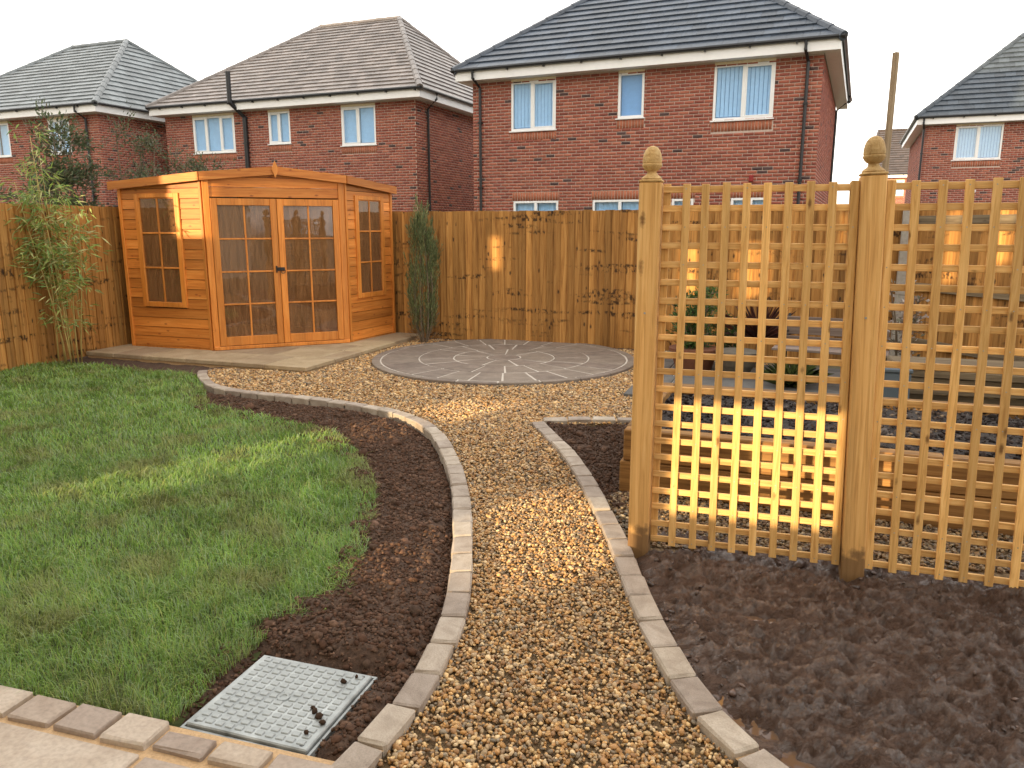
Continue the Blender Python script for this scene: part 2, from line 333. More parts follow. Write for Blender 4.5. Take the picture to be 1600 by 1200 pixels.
n_.links.new(ramp(n_, zc_.outputs[0], [(.46, gv(0)), (.56, gv(1))]), b_.inputs['Coat Weight']); b_.inputs['Coat Roughness'].default_value = .07; b_.inputs['Coat IOR'].default_value = 1.45
z3_ = node(n_, 'ShaderNodeTexNoise', Scale=18.0, Detail=4.0, Roughness=.6, Distortion=1.0); n_.links.new(mm_.outputs[0], z3_.inputs[0])
bc_ = node(n_, 'ShaderNodeBump', Strength=.9, Distance=.03); n_.links.new(z3_.outputs[0], bc_.inputs['Height']); n_.links.new(bc_.outputs[0], b_.inputs['Coat Normal'])
m_w, n_, b_ = mat('puddle_water'); WATER = m_w
b_.inputs['Base Color'].default_value = (.13, .075, .045, 1); b_.inputs['Roughness'].default_value = .03; b_.inputs['Specular IOR Level'].default_value = .6

# ------------------------------------------------------------------ ground
mb = MB(); mb.add([(-250,-120,-.06), (250,-120,-.06), (250,300,-.06), (-250,300,-.06)], [(0,1,2,3)])
tag(mb.build('ground', DIRT), kind='structure')

# path edging lines (centre lines of the setts)
EL = [(-3.46,8.45), (-3.32,8.1), (-3.04,7.65), (-2.7,7.38), (-2.13,7.12), (-1.58,6.87), (-1.12,6.57), (-.8,6.22), (-.6,5.81), (-.46,5.29), (-.35,4.71), (-.3,4.3), (-.26,3.81), (-.24,3.42), (-.235,3.09), (-.25,2.84), (-.275,2.67), (-.325,2.42), (-.39,2.24), (-.47,2.04), (-.56,1.85), (-.66,1.68)]
ER = [(.21,6.14), (.31,5.68), (.405,5.24), (.47,4.69), (.51,4.17), (.54,3.71), (.55,3.33), (.56,3.03), (.58,2.72), (.61,2.46), (.66,2.24), (.74,2.04), (.85,1.86), (.98,1.7)]
ET = [(.26,6.22), (.63,6.25), (1.05,6.22), (1.35,6.14)]
CC = (-.1, 9.31); CR = 1.6
elS = smooth_line(EL, 12); erS = smooth_line(ER, 12)
LAWN = [(-7.3,5.2), (-6.3,7.3), (-5.85,8.72), (-5.15,9.02), (-4.14,8.58), (-3.56,8.36), (-3.12,7.62), (-2.72,6.84), (-2.01,6.34), (-1.43,5.92), (-1.1,5.31), (-.9,4.8), (-.78,4.17), (-.74,3.71), (-.73,3.31), (-.74,3.09), (-.80,2.93), (-.88,2.84), (-.97,2.80), (-1.0,2.66), (-1.06,2.5), (-1.1,2.3), (-1.13,2.22), (-1.32,2.27), (-1.57,2.34), (-1.83,2.42), (-4.5,3.22), (-8,4.2)]
lawnS = [tuple(p) for p in smooth_line(LAWN[1:22], 4)] + LAWN[22:] + [LAWN[0]]
def sheet(name, poly, z, m, res, amp=0, ns=3, seed=1, extra=None, smooth=True, parent=None):
    P = np.array(poly); x0, y0 = P.min(0); x1, y1 = P.max(0); nx = int((x1-x0)/res)+2; ny = int((y1-y0)/res)+2
    X, Y = np.meshgrid(x0+np.arange(nx)*res, y0+np.arange(ny)*res); Q = np.stack([X.ravel(), Y.ravel()], 1)
    i = np.arange(nx*ny).reshape(ny, nx); F = np.stack([i[:-1,:-1].ravel(), i[:-1,1:].ravel(), i[1:,1:].ravel(), i[1:,:-1].ravel()], 1)
    cen = Q[F].mean(1); F = F[inpoly(cen, poly)]; used = np.unique(F); rm = -np.ones(len(Q), int); rm[used] = np.arange(len(used)); Q = Q[used]; F = rm[F]
    Z = np.full(len(Q), z)
    if amp: Z = Z + amp*vnoise(Q, ns, seed)
    if extra is not None: Z = Z + extra(Q)
    o = npmesh(name, np.column_stack([Q, Z]), F, m, smooth=smooth, parent=parent); o['kind'] = 'structure'; return o, Q, Z
sheet('lawn', lawnS, -.02, TURF, .03, .012, 1.5)
GRAV = [tuple(p) for p in elS] + [(.9,1.5)] + [tuple(p) for p in erS[::-1]] + [(1.35,6.2), (2.2,6.6), (3.2,8.6), (2.6,9.7), (-.6,11.0), (-2.1,11.3), (-2.2,8.5), (-3.4,8.7)]
mb = MB(); mb.prism(GRAV, -.05, -.008); tag(mb.build('gravel_path', GRAVB), kind='structure')
# soil bed between the lawn and the edging
SB = [tuple(p) for p in elS[8:]] + [(-.62,1.75), (-.60,2.05), (-1.1,2.2), (-1.2,2.4)] + [tuple(p) for p in np.array(lawnS)[8:84][::-1]] 
bedpoly = [tuple(p) for p in elS[6:]] + [(-.62,1.95), (-.9,2.1), (-1.12,2.25), (-1.15,2.5), (-1.1,2.75), (-1.0,2.95), (-.85,3.1), (-.84,3.5), (-.86,4.1), (-.98,4.7), (-1.2,5.25), (-1.55,5.8), (-2.1,6.2), (-2.8,6.65), (-3.3,7.4), (-3.4,7.9)]
def bedx(Q): return .05*np.clip(1-np.abs(((Q[:,0]+.55)/.5)), 0, 1)*np.clip((4.8-Q[:,1])/2, 0, 1) + .02*vnoise(Q, 9, 3)
def bedx2(Q):
    d = np.full(len(Q), 9.0)
    for i in range(0, len(Q), 4000): d[i:i+4000] = np.hypot(Q[i:i+4000,None,0]-elS[None,:,0], Q[i:i+4000,None,1]-elS[None,:,1]).min(1)
    dx, dy = Q[:,0]+.79, Q[:,1]-2.385; u = np.abs(dx*math.cos(R(18))-dy*math.sin(R(18))); v = np.abs(dx*math.sin(R(18))+dy*math.cos(R(18))); m = np.maximum(u, v)
    k = np.clip((d-.045)/.12, 0, 1); j = np.clip((m-.225)/.1, 0, 1)
    q = np.clip(((Q[:,0]+1.74)*math.sin(R(16.6))+(Q[:,1]-2.35)*math.cos(R(16.6))-.04)/.08, 0, 1); return bedx(Q)*k*j - .03*(1-k) - .045*(1-j) - .08*(1-q)
_, bq, bz = sheet('soil_bed', bedpoly, .0, SOIL, .018, .022, 3.2, 2, bedx2)
# wet mud on the other side of the path
mudpoly = [(1.2,1.2)] + [tuple(p) for p in erS[::-1] if p[1] < 3.75] + [(.62,3.86), (2.6,3.42), (5.5,2.85), (5.5,1.2)]
def near_line(Q, line):
    d = np.full(len(Q), 9.0)
    for i in range(0, len(Q), 4000): d[i:i+4000] = np.hypot(Q[i:i+4000,None,0]-line[None,:,0], Q[i:i+4000,None,1]-line[None,:,1]).min(1)
    return d
def mudx(Q): k = np.clip((near_line(Q, erS)-.04)/.14, 0, 1); return mudy(Q)*k - .04*(1-k)
def mudy(Q):
    r = (Q[:,0]*.45 + Q[:,1]*.9)*17 + 2.2*vnoise(Q, 2.2, 5); return .018*np.sin(r)*np.clip(vnoise(Q, 1.6, 8)+.6, 0, 1) + .055*(.45-np.abs(vnoise(Q, 5, 6))) + .040*(.35-np.abs(vnoise(Q*np.array([1, .55]), 17, 16))) + .012*vnoise(Q, 40, 26) - .02*np.clip((Q[:,1]+.23*Q[:,0]-3.6)/.2, 0, 1) - .06*np.exp(-(((Q[:,0]-.86)*.8+(Q[:,1]-2.1)*.6)**2/.006+((Q[:,0]-.86)*-.6+(Q[:,1]-2.1)*.8)**2/.06)) - .035*np.exp(-((Q[:,0]-1.05)**2/.004+(Q[:,1]-2.95)**2/.002)) - .035*np.exp(-((Q[:,0]-1.35)**2/.006+(Q[:,1]-2.75)**2/.002))
_, mq, mz = sheet('muddy_ground', mudpoly, .008, MUD, .0095, .03, 2.6, 4, mudx)
for pp_ in ([(.66,2.42), (.76,2.42), (.98,2.2), (1.2,1.95), (1.35,1.7), (1.15,1.6), (.85,1.86), (.70,2.2)], [(.93,2.90), (1.15,2.87), (1.18,2.99), (.97,3.02)], [(1.2,2.7), (1.5,2.66), (1.52,2.8), (1.22,2.82)]):
    mb = MB(); mb.prism(pp_, -.025, -.013); tag(mb.build('puddle', WATER), kind='structure')
sheet('soil_strip', [(-5.9,8.8), (-5.45,9.7), (-2.4,8.55), (-2.45,8.3), (-3.4,8.55), (-3.7,8.25), (-4.1,8.45), (-5.15,8.9)], -.012, SOIL, .03, .015, 6, 14)
sheet('soil_strip', [(-2.2,10.9), (-1.9,11.6), (1.8,10.25), (1.8,9.9), (1.2,10.2), (.6,10.75), (-.1,10.98), (-.9,10.8), (-1.4,10.5)], .0, SOIL, .03, .02, 6, 15)
# small bed behind the top edging and the gravel strip between trellis and raised bed
_, pq, pz = sheet('soil_patch', [(.30,6.15), (1.35,6.1), (1.3,5.2), (.75,4.5), (.6,4.2), (.52,4.7), (.44,5.3), (.35,5.75)], .0, SOIL, .025, .03, 5, 11)
mb = MB(); mb.prism([(.58,3.66), (.55,4.4), (.75,4.6), (2.6,3.95), (5.5,2.95), (5.5,2.75), (2.6,3.28)], -.05, -.004); tag(mb.build('gravel_strip', GRAVB), kind='structure')

# ------------------------------------------------------------------ paving
def sett_mesh(L, W, H, seed):
    r = random.Random(seed); mb = MB(); j = lambda a: r.uniform(-a, a)
    mb.box(-L/2, L/2, -W/2, W/2, -.05, H, .007); mb.v = [(x+j(.004), y+j(.004), z+(j(.003) if z > 0 else 0)) for x, y, z in mb.v]; return mb.mesh('sett')
settM = [sett_mesh(.192, .104, .036, k) for k in range(10)]
def edging(name, line, label, start=0):
    e = struct(name, label); L = np.concatenate([[0], np.cumsum(np.hypot(*np.diff(line, axis=0).T))]); s = start+.1; k = 0
    while s < L[-1]:
        x = np.interp(s, L, line[:,0]); y = np.interp(s, L, line[:,1]); x2 = np.interp(s+.03, L, line[:,0]); y2 = np.interp(s+.03, L, line[:,1]); x1 = np.interp(s-.03, L, line[:,0]); y1 = np.interp(s-.03, L, line[:,1])
        o = link('sett', settM[(k*7+3) % 10], STONE_E, e, loc=(x, y, random.uniform(-.004, .004)), rz=math.atan2(y2-y1, x2-x1)+random.uniform(-.02, .02)); s += .206; k += 1
    mb = MB(); n = len(line); v = []; f = []
    for i, p in enumerate(line):
        d = line[min(i+1, n-1)]-line[max(i-1, 0)]; d = d/np.hypot(*d); q = np.array([-d[1], d[0]])*.047
        v += [(p[0]-q[0], p[1]-q[1], .018), (p[0]+q[0], p[1]+q[1], .018)]
    f = [(2*i, 2*i+1, 2*i+3, 2*i+2) for i in range(n-1)]; mb.add(v, f); mb.build('mortar_bed', JOINT if name == 'kerb_top' else SAND, e)
edging('path_edging', elS, 'curved line of stone setts between soil bed and gravel path')
edging('path_edging', erS, 'line of stone setts between gravel path and wet mud')
edging('path_edging', smooth_line(ET, 10), 'short row of setts closing the soil patch beside the gravel')

circ = struct('paving_circle', 'round stone paving circle set in gravel before the back fence', (CC[0], CC[1], 0))
mb = MB(); mb.lathe([(CR-.03, -.05), (CR-.03, .0325)], 64); mb.build('joint_bed', JOINT, circ)
def sector(r0, r1, a0, a1, z, ch=.006):
    mb = MB(); k = max(2, int((a1-a0)*r1/.12)+1); v = []
    for (rr0, rr1, sh, zz) in ((r0, r1, 0, -.02), (r0, r1, 0, z-ch), (r0+ch, r1-ch, ch, z)):
        for i in range(k+1):
            a = a0+(a1-a0)*i/k
            for r in (rr0, rr1):
                s = 0 if r < .02 else sh/r; aa = min(max(a, a0+s), a1-s); v.append((r*math.cos(aa), r*math.sin(aa), zz))
    n2 = 2*(k+1); f = []
    for l in (0, 1):
        o = l*n2
        for i in range(k):
            f.append((o+2*i+1, o+2*i+3, o+n2+2*i+3, o+n2+2*i+1)); f.append((o+2*i+2, o+2*i, o+n2+2*i, o+n2+2*i+2))
        f.append((o+0, o+1, o+n2+1, o+n2)); f.append((o+2*k+1, o+2*k, o+n2+2*k, o+n2+2*k+1))
    o = 2*n2; f += [(o+2*i, o+2*i+1, o+2*i+3, o+2*i+2) for i in range(k)]; mb.add(v, f); return mb
mb = MB(); mb.lathe([(.20, -.02), (.20, .03), (.192, .037)], 28); mb.build('centre_stone', STONE_C, circ)
for (r0, r1, n, ph) in ((.212, .61, 9, .1), (.622, 1.03, 17, .3), (1.042, 1.485, 26, .12), (1.503, 1.6, 22, .4)):
    for i in range(n):
        a0 = ph+2*math.pi*i/n; a1 = ph+2*math.pi*(i+1)/n; g = .0075/((r0+r1)/2)
        sector(r0, r1, a0+g, a1-g, .0365+random.uniform(-.0025, .003)).build('paving_stone', STONE_C, circ)

def slabs(parent, x0, x1, y0, y1, z, mt, rows, gap=.012, th=.05, seed=3, name='slab'):
    r = random.Random(seed); y = y0
    while y < y1-.05:
        h = min(r.choice(rows), y1-y); x = x0 - (r.uniform(0, .3) if gap else 0)
        while x < x1-.02:
            wd = r.choice(rows)*r.choice((1, 1.5)); a = max(x, x0); b = min(x+wd, x1)
            if b-a > .05:
                mb = MB(); mb.box(a+gap/2, b-gap/2, y+gap/2, y+h-gap/2, z-th, z+r.uniform(-.003, .003), .006); mb.build(name, mt, parent)
            x += wd
        y += h
# slab base of the summerhouse (garden axes)
sb = struct('summerhouse_base', 'sandstone slab base under the summerhouse', rz=-GT)
mb = MB(); mb.box(-8.3, -5.07, 7.16, 10.08, -.05, .052); mb.build('joint_bed', SAND, sb)
slabs(sb, -8.32, -5.05, 7.14, 10.1, .065, STONE_B, (.45, .6), .012, .05, 5)
# patio in front of the house, setts along its lawn side
PT = R(16.6)
pa = struct('patio', 'pale sandstone patio with a sett border beside the lawn', (-1.74, 2.35, 0), -PT)
mb = MB(); mb.box(-4, 1.28, -2.2, .06, -.05, .012); mb.build('joint_bed', SAND, pa)
slabs(pa, -4, 1.4, -2.2, -.085, .026, STONE_P, (.29, .44, .56), .018, .05, 12)
x = -3.9; k = 0
while x < 1.2:
    L = random.choice((.19, .2, .215)); mb = MB(); wd = .046 if x > .62 else .062
    mb.box(x, x+L-.02, -.07 if wd > .05 else -.06, -.07+2*wd, -.04, .034+random.uniform(-.003, .003), .007)
    mb.v = [(a+random.uniform(-.004, .004), b+random.uniform(-.004, .004), c) for a, b, c in mb.v]; mb.build('sett', STONE_P, pa); x += L; k += 1
# grey patio behind the trellis
gp = struct('rear_patio', 'grey slab patio behind the trellis', (1.55, 6.75, 0), -GT)
mb = MB(); mb.box(-.6, 3.0, .3, 2.4, -.05, .02); mb.build('joint_bed', JOINT, gp)
slabs(gp, -.62, 3.0, .28, 2.42, .034, STONE_G, (.45, .6), .012, .05, 9)

# manhole cover
mh = thing('manhole_cover', 'square galvanised steel manhole cover with raised tread squares beside the lawn', 'manhole cover', (-.79, 2.385, -.016), -R(18))
mb = MB(); mb.box(-.228, .228, -.215, .215, -.03, .022, .004); mb.build('plate', GALV, mh)
mb = MB()
for (a, b, c, d) in ((-.241,.241,-.228,-.219), (-.241,.241,.219,.228), (-.241,-.232,-.219,.219), (.232,.241,-.219,.219)): mb.box(a, b, c, d, -.03, .010)
mb.build('frame', GALV, mh)
mb = MB(); mb.box(-.0145, .0145, -.0115, .0115, .020, .0252, .003); lug = mb.mesh('tread_lug')
for i in range(11):
    for j in range(13):
        if abs(i-5) < 1 and abs(j-6) < 1: continue
        link('tread_lug', lug, GALV, mh, loc=(-.192+i*.0384, -.186+j*.031, 0), rz=random.uniform(-.05, .05))
mb = MB(); mb.lathe([(.022, .021), (.022, .026), (.018, .0275), (.013, .0275), (.011, .024)], 20); mb.build('boss', GALV, mh)
for sx in (-.2, .2):
    for sy in (-.195, .195):
        mb = MB(); mb.lathe([(.008, .0215), (.008, .0226)], 12, (sx, sy, 0)); mb.build('key_hole', IRON, mh)

# ------------------------------------------------------------------ gravel, clods, grass
ph = (1+5**.5)/2
ICO = np.array([(-1,ph,0),(1,ph,0),(-1,-ph,0),(1,-ph,0),(0,-1,ph),(0,1,ph),(0,-1,-ph),(0,1,-ph),(ph,0,-1),(ph,0,1),(-ph,0,-1),(-ph,0,1)]); ICO /= np.linalg.norm(ICO[0])
ICF = np.array([(0,11,5),(0,5,1),(0,1,7),(0,7,10),(0,10,11),(1,5,9),(5,11,4),(11,10,2),(10,7,6),(7,1,8),(3,9,4),(3,4,2),(3,2,6),(3,6,8),(3,8,9),(4,9,5),(2,4,11),(6,2,10),(8,6,7),(9,8,1)])
def rand_rot(n):
    q = rng.normal(size=(n, 4)); q /= np.linalg.norm(q, axis=1)[:, None]; a, b, c, d = q.T
    return np.stack([np.stack([1-2*(c*c+d*d), 2*(b*c-a*d), 2*(b*d+a*c)], 1), np.stack([2*(b*c+a*d), 1-2*(b*b+d*d), 2*(c*d-a*b)], 1), np.stack([2*(b*d-a*c), 2*(c*d+a*b), 1-2*(b*b+c*c)], 1)], 1)
def pebbles(P, Z, size, cols, m, name, label, cat, flat=.7, jag=.18):
    n = len(P); V = np.repeat(ICO[None], n, 0)*(1+rng.uniform(-jag, jag, (n, 12, 1)))
    V = V*np.stack([rng.uniform(.85, 1.35, n), rng.uniform(.75, 1.1, n), rng.uniform(flat*.75, flat*1.15, n)], 1)[:, None]
    V = np.einsum('nij,nvj->nvi', rand_rot(n), V)*size[:, None, None]; V[:, :, 2] *= .8
    V += np.column_stack([P, Z])[:, None]
    F = (ICF[None]+12*np.arange(n)[:, None, None]).reshape(-1, 3)
    c = cols[rng.integers(0, len(cols), n)]*rng.uniform(.72, 1.3, (n, 1)); c = np.repeat(c, 12, 0)
    o = npmesh(name, V.reshape(-1, 3), F, m, c, kind='stuff', smooth=True); return tag(o, label, cat)
GCOL = np.array([(.42,.25,.105), (.50,.31,.14), (.36,.20,.085), (.30,.17,.085), (.54,.38,.20), (.45,.33,.21), (.24,.16,.10), (.20,.165,.13), (.60,.46,.29), (.40,.22,.08), (.33,.25,.17)])*np.array([1.06, 1.0, .86])
def scatter(poly, dens, ylo, yhi, avoid=None):
    Q = np.array(poly); x0, y0 = Q.min(0); x1, y1 = Q.max(0); y0 = max(y0, ylo); y1 = min(y1, yhi); n = int((x1-x0)*(y1-y0)*dens)
    P = np.column_stack([rng.uniform(x0, x1, n), rng.uniform(y0, y1, n)]); P = P[inpoly(P, poly)]
    if avoid is not None: P = P[~avoid(P)]
    return P
def keep_out(P):
    a = (np.hypot(P[:,0]-CC[0], P[:,1]-CC[1]) < CR); g1 = P@E1; g2 = P@E2
    b = (g1 < -5.05) & (g2 > 7.14); return a | b | ((g2 > 10.0))
def off_line(P, line, d):
    r = np.ones(len(P), bool)
    for i in range(0, len(P), 4000):
        q = P[i:i+4000]; r[i:i+4000] = np.hypot(q[:,None,0]-line[None,:,0], q[:,None,1]-line[None,:,1]).min(1) > d
    return r
P = np.concatenate([scatter(GRAV, 8200, 1.6, 4.6), scatter(GRAV, 4200, 4.6, 7.0, keep_out), scatter(GRAV, 2600, 7.0, 11.2, keep_out)])
P = P[off_line(P, elS, .052) & off_line(P, erS, .052)]
far = np.clip((P[:,1]-4)/5, 0, 1)
S = rng.lognormal(math.log(.0076), .28, len(P))*(1+.75*far)
pebbles(P, -.004+rng.uniform(0, .014, len(P)), S, GCOL, GRAVT, 'gravel', 'golden brown pea gravel filling the winding path', 'gravel')
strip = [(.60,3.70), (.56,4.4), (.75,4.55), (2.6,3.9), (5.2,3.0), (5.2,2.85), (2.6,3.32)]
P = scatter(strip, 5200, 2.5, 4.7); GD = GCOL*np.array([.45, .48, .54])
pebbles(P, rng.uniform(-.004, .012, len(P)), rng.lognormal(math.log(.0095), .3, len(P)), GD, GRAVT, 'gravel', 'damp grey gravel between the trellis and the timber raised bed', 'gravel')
SCOL = np.array([(.088,.046,.029), (.105,.058,.038), (.07,.037,.024), (.125,.074,.05), (.085,.052,.036)])
i = rng.integers(0, len(bq), 34000); P = bq[i]+rng.uniform(-.012, .012, (34000, 2)); dx, dy = P[:,0]+.79, P[:,1]-2.385; u_ = np.abs(dx*math.cos(R(18))-dy*math.sin(R(18))); v_ = np.abs(dx*math.sin(R(18))+dy*math.cos(R(18)))
ok = ((P[:,0]+1.74)*math.sin(R(16.6))+(P[:,1]-2.35)*math.cos(R(16.6)) > .075) & off_line(P, elS, .062) & (np.maximum(u_/.235, v_/.222) > 1+.12*rng.uniform(-1, 1, len(P))*(P[:,0] > -.7)); P = P[ok]; i = i[ok]
pebbles(P, bz[i]+.002, rng.lognormal(math.log(.0058), .5, len(P)), SCOL, SOILT, 'soil_clods', 'crumbly dark brown soil clods on the curved bed', 'soil', .8, .3)
i = rng.integers(0, len(pq), 5000); P = pq[i]+rng.uniform(-.012, .012, (5000, 2)); ok = off_line(P, erS, .06); P = P[ok]; i = i[ok]
pebbles(P, pz[i]+.002, rng.lognormal(math.log(.0075), .5, len(P)), SCOL*.75, SOILT, 'soil_clods', 'dark damp soil clods on the small patch beside the raised bed', 'soil', .8, .3)
MUDT = tinted('mud_clods', .32, 60, .35, .6, .006, .6)
i = rng.integers(0, len(mq), 5000); P = mq[i]+rng.uniform(-.01, .01, (5000, 2)); kp = np.clip(vnoise(P, 1.8, 77)+.2+(P[:,1]-2.8)*.5, 0, 1) > rng.uniform(0, 1, 5000); kp &= (near_line(P, erS) > .065); P = P[kp]
pebbles(P, mz[i][kp]+.001, rng.lognormal(math.log(.0085), .5, len(P)), np.array([(.07,.04,.028), (.085,.05,.036), (.055,.03,.02), (.10,.06,.045)]), MUDT, 'mud_clods', 'wet dark mud lumps on the bare ground before the trellis', 'mud', .75, .3)
# a few stones and lumps lying about
def lumps(pts, m, c, name, label, cat, group, zz=0):
    for k, (x, y, s) in enumerate(pts):
        v = ICO*(1+rng.uniform(-.2, .2, (12, 1)))*np.array([1.2, .9, .7])*s; v = v@rand_rot(1)[0].T+np.array([x, y, s*.35+zz])
        me = bpy.data.meshes.new(name); me.from_pydata([tuple(p) for p in v], [], [tuple(f) for f in ICF]); me.update(); set_tint(me, np.tile(np.array(c), (12, 1)))
        tag(link(name, me, m, smooth=True), label, cat, group)
lumps([(-.63,2.90,.035)], SOILT, (.10,.06,.04), 'soil_lump', 'largest soil lump on the curved bed above the manhole cover', 'soil lump', None)
lumps([(-.42,2.75,.02), (-.5,3.9,.018)], SOILT, (.10,.06,.04), 'soil_lump', 'small soil lump lying beside the setts on the curved bed', 'soil lump', 'lumps on the soil bed')
lumps([(-.66,2.30,.012), (-.64,2.27,.015), (-.62,2.24,.011), (-.60,2.47,.012), (-.67,2.32,.009), (-.56,2.50,.008), (-.66,2.19,.010)], SOILT, (.05,.03,.02), 'soil_crumb', 'small soil crumb spilled on the steel manhole cover', 'soil crumb', 'crumbs on the manhole cover', .010)
lumps([(-.74,3.93,.035)], SOILT, (.17,.10,.07), 'clod', 'reddish brown clod lying on the lawn edge', 'clod', None)

def blades(P, hmin, hmax, wid, cols, lean, name, label):
    n = len(P); h = rng.uniform(hmin, hmax, n)*(1+.35*np.clip(vnoise(P, 3.0, 21), -1, 1))
    d1 = vnoise(P, 2.2, 31)*2*math.pi*1.2; az = d1+rng.normal(0, 1.5, n); ln = h*rng.uniform(.35, 1.15, n)*lean
    d = np.column_stack([np.cos(az), np.sin(az)]); sd = np.column_stack([-d[:,1], d[:,0]])*wid[:,None]*rng.uniform(.7, 1.3, (n, 1))
    z0 = np.full(n, -.004); V = np.zeros((n, 5, 3))
    V[:,0,:2] = P-sd; V[:,1,:2] = P+sd; V[:,0,2] = V[:,1,2] = z0
    mid = P+d*(ln*.35)[:,None]; V[:,2,:2] = mid-sd*.8; V[:,3,:2] = mid+sd*.8; V[:,2,2] = V[:,3,2] = h*.6
    V[:,4,:2] = P+d*ln[:,None]; V[:,4,2] = h*rng.uniform(.62, 1, n)
    F = (np.array([(0,1,3),(0,3,2),(2,3,4)])[None]+5*np.arange(n)[:,None,None]).reshape(-1, 3)
    pn = vnoise(P, 1.1, 41); dry = np.clip(vnoise(P, 2.6, 51)*1.1-.08, 0, .55)[:,None]
    c = cols[rng.integers(0, len(cols), n)]*(1+.25*pn[:,None]); c = c*(1-dry)+np.array((.26,.22,.09))*dry
    return tag(npmesh(name, V.reshape(-1, 3), F, BLADE, np.repeat(c, 5, 0), kind='stuff'), label, 'grass')
LCOL = np.array([(.115,.20,.035), (.14,.235,.045), (.095,.175,.04), (.16,.245,.055), (.13,.21,.085), (.20,.225,.075), (.17,.23,.13)])*np.array([1.65, 1.6, 1.45])
def ragged(P): return vnoise(P, 6, 61)*.05
def mho(P):
    a, b = -R(18), 0; dx, dy = P[:,0]+.79, P[:,1]-2.385; u = dx*math.cos(R(18))-dy*math.sin(R(18)); v = dx*math.sin(R(18))+dy*math.cos(R(18))
    bare = np.hypot((P[:,0]+.90)/.16, (P[:,1]-2.86)/.07) < 1
    return ((np.abs(u) < .27) & (np.abs(v) < .25)) | bare
def pat(P): return (P[:,0]+1.74)*math.sin(R(16.6))+(P[:,1]-2.35)*math.cos(R(16.6)) < .062
P = np.concatenate([scatter(lawnS, 15000, 2.2, 3.6, lambda q: mho(q) | pat(q)), scatter(lawnS, 8500, 3.6, 5.2), scatter(lawnS, 4200, 5.2, 9.2)])
far = np.clip((P[:,1]-2.5)/5, 0, 1)
bl_ = P
blades(P, .025, .055, .0013+.0026*far, LCOL, 1.0, 'grass', 'newly laid green turf with drier streaks beside the soil bed')

q_ = bl_[rng.random(len(bl_)) < .04]; blades(q_, .06, .095, np.full(len(q_), .0012)+.002*np.clip((q_[:,1]-2.5)/5, 0, 1), LCOL, 1.25, 'grass', 'longer stray grass blades standing above the turf')
# ------------------------------------------------------------------ fences
def fence(name, label, p0, p1, h, pitch=.1, side=1, rails=None, post=False):
    d = np.array(p1)-np.array(p0); L = float(np.hypot(*d)); rz = math.atan2(d[1], d[0]); f = thing(name, label, 'fence', (p0[0], p0[1], 0), rz); r = random.Random(len(label))
    n = int(L/pitch)
    for i in range(n):
        mb = MB(); x0 = i*pitch; wd = pitch+.022; hh = h+r.uniform(-.006, .006); y = r.uniform(-.002, .002)
        a, b = (.030, .008)
        v = [(x0, y, 0), (x0+wd, y, 0), (x0+wd, y-b*side, 0), (x0, y-a*side, 0)]; v = v+[(p[0]+r.uniform(-.002, .002), p[1], hh) for p in v]
        sh = (.010 if i % 2 else 0); v = [(p[0], p[1]+side*(-.0), p[2]) for p in v]
        fa = [(0,3,2,1), (4,5,6,7), (0,1,5,4), (1,2,6,5), (2,3,7,6), (3,0,4,7)]
        mb.add(v, fa if side > 0 else [q[::-1] for q in fa]); mb.build('board', FENCE, f)
    if rails:
        for z in rails: mb = MB(); mb.box(0, L, -.06*side if side > 0 else .022, -.022 if side > 0 else .06, z-.045, z+.045, .004); mb.build('rail', PLANK, f)
    else:
        for z in (.3, .9, 1.5): mb = MB(); mb.box(0, L, .004 if side > 0 else -.05, .05 if side > 0 else -.004, z-.04, z+.04); mb.build('rail', FENCE, f)
    return f
fence('closeboard_fence', 'closeboard timber fence with dark knots behind the paving circle', gw(-8.38, 10.15), gw(1.22, 10.15), 1.82)
fence('closeboard_fence', 'closeboard timber fence behind the bamboo and the lawn', gw(-8.36, 3.4), gw(-8.36, 10.13), 1.86, .105)
fence('closeboard_fence', 'timber fence with exposed rails behind the stacked planks', (4.66, 9.0), (5.75, 5.0), 1.8, .1, 1, (.3, .93, 1.68))
cp = thing('fence_post', 'square concrete post where the railed fence ends', 'post', (4.56, 9.03, 0), -GT)
mb = MB(); mb.box(-.06, .06, -.06, .06, 0, 1.83, .01); mb.build('shaft', CONC, cp); mb = MB(); mb.box(-.066, .066, -.066, .066, 1.832, 1.86, .012); mb.build('cap', CONC, cp)
pl = thing('timber_pole', 'tall thin weathered timber pole rising above the fence', 'pole', (4.42, 9.42, 0), .3)
mb = MB(); mb.box(-.028, .028, -.028, .028, 0, 3.57, .004); mb.build('shaft', POLE, pl)
mb = MB(); mb.box(-.034, .034, -.04, -.029, .9, 1.0); mb.build('bracket', IRON, pl)

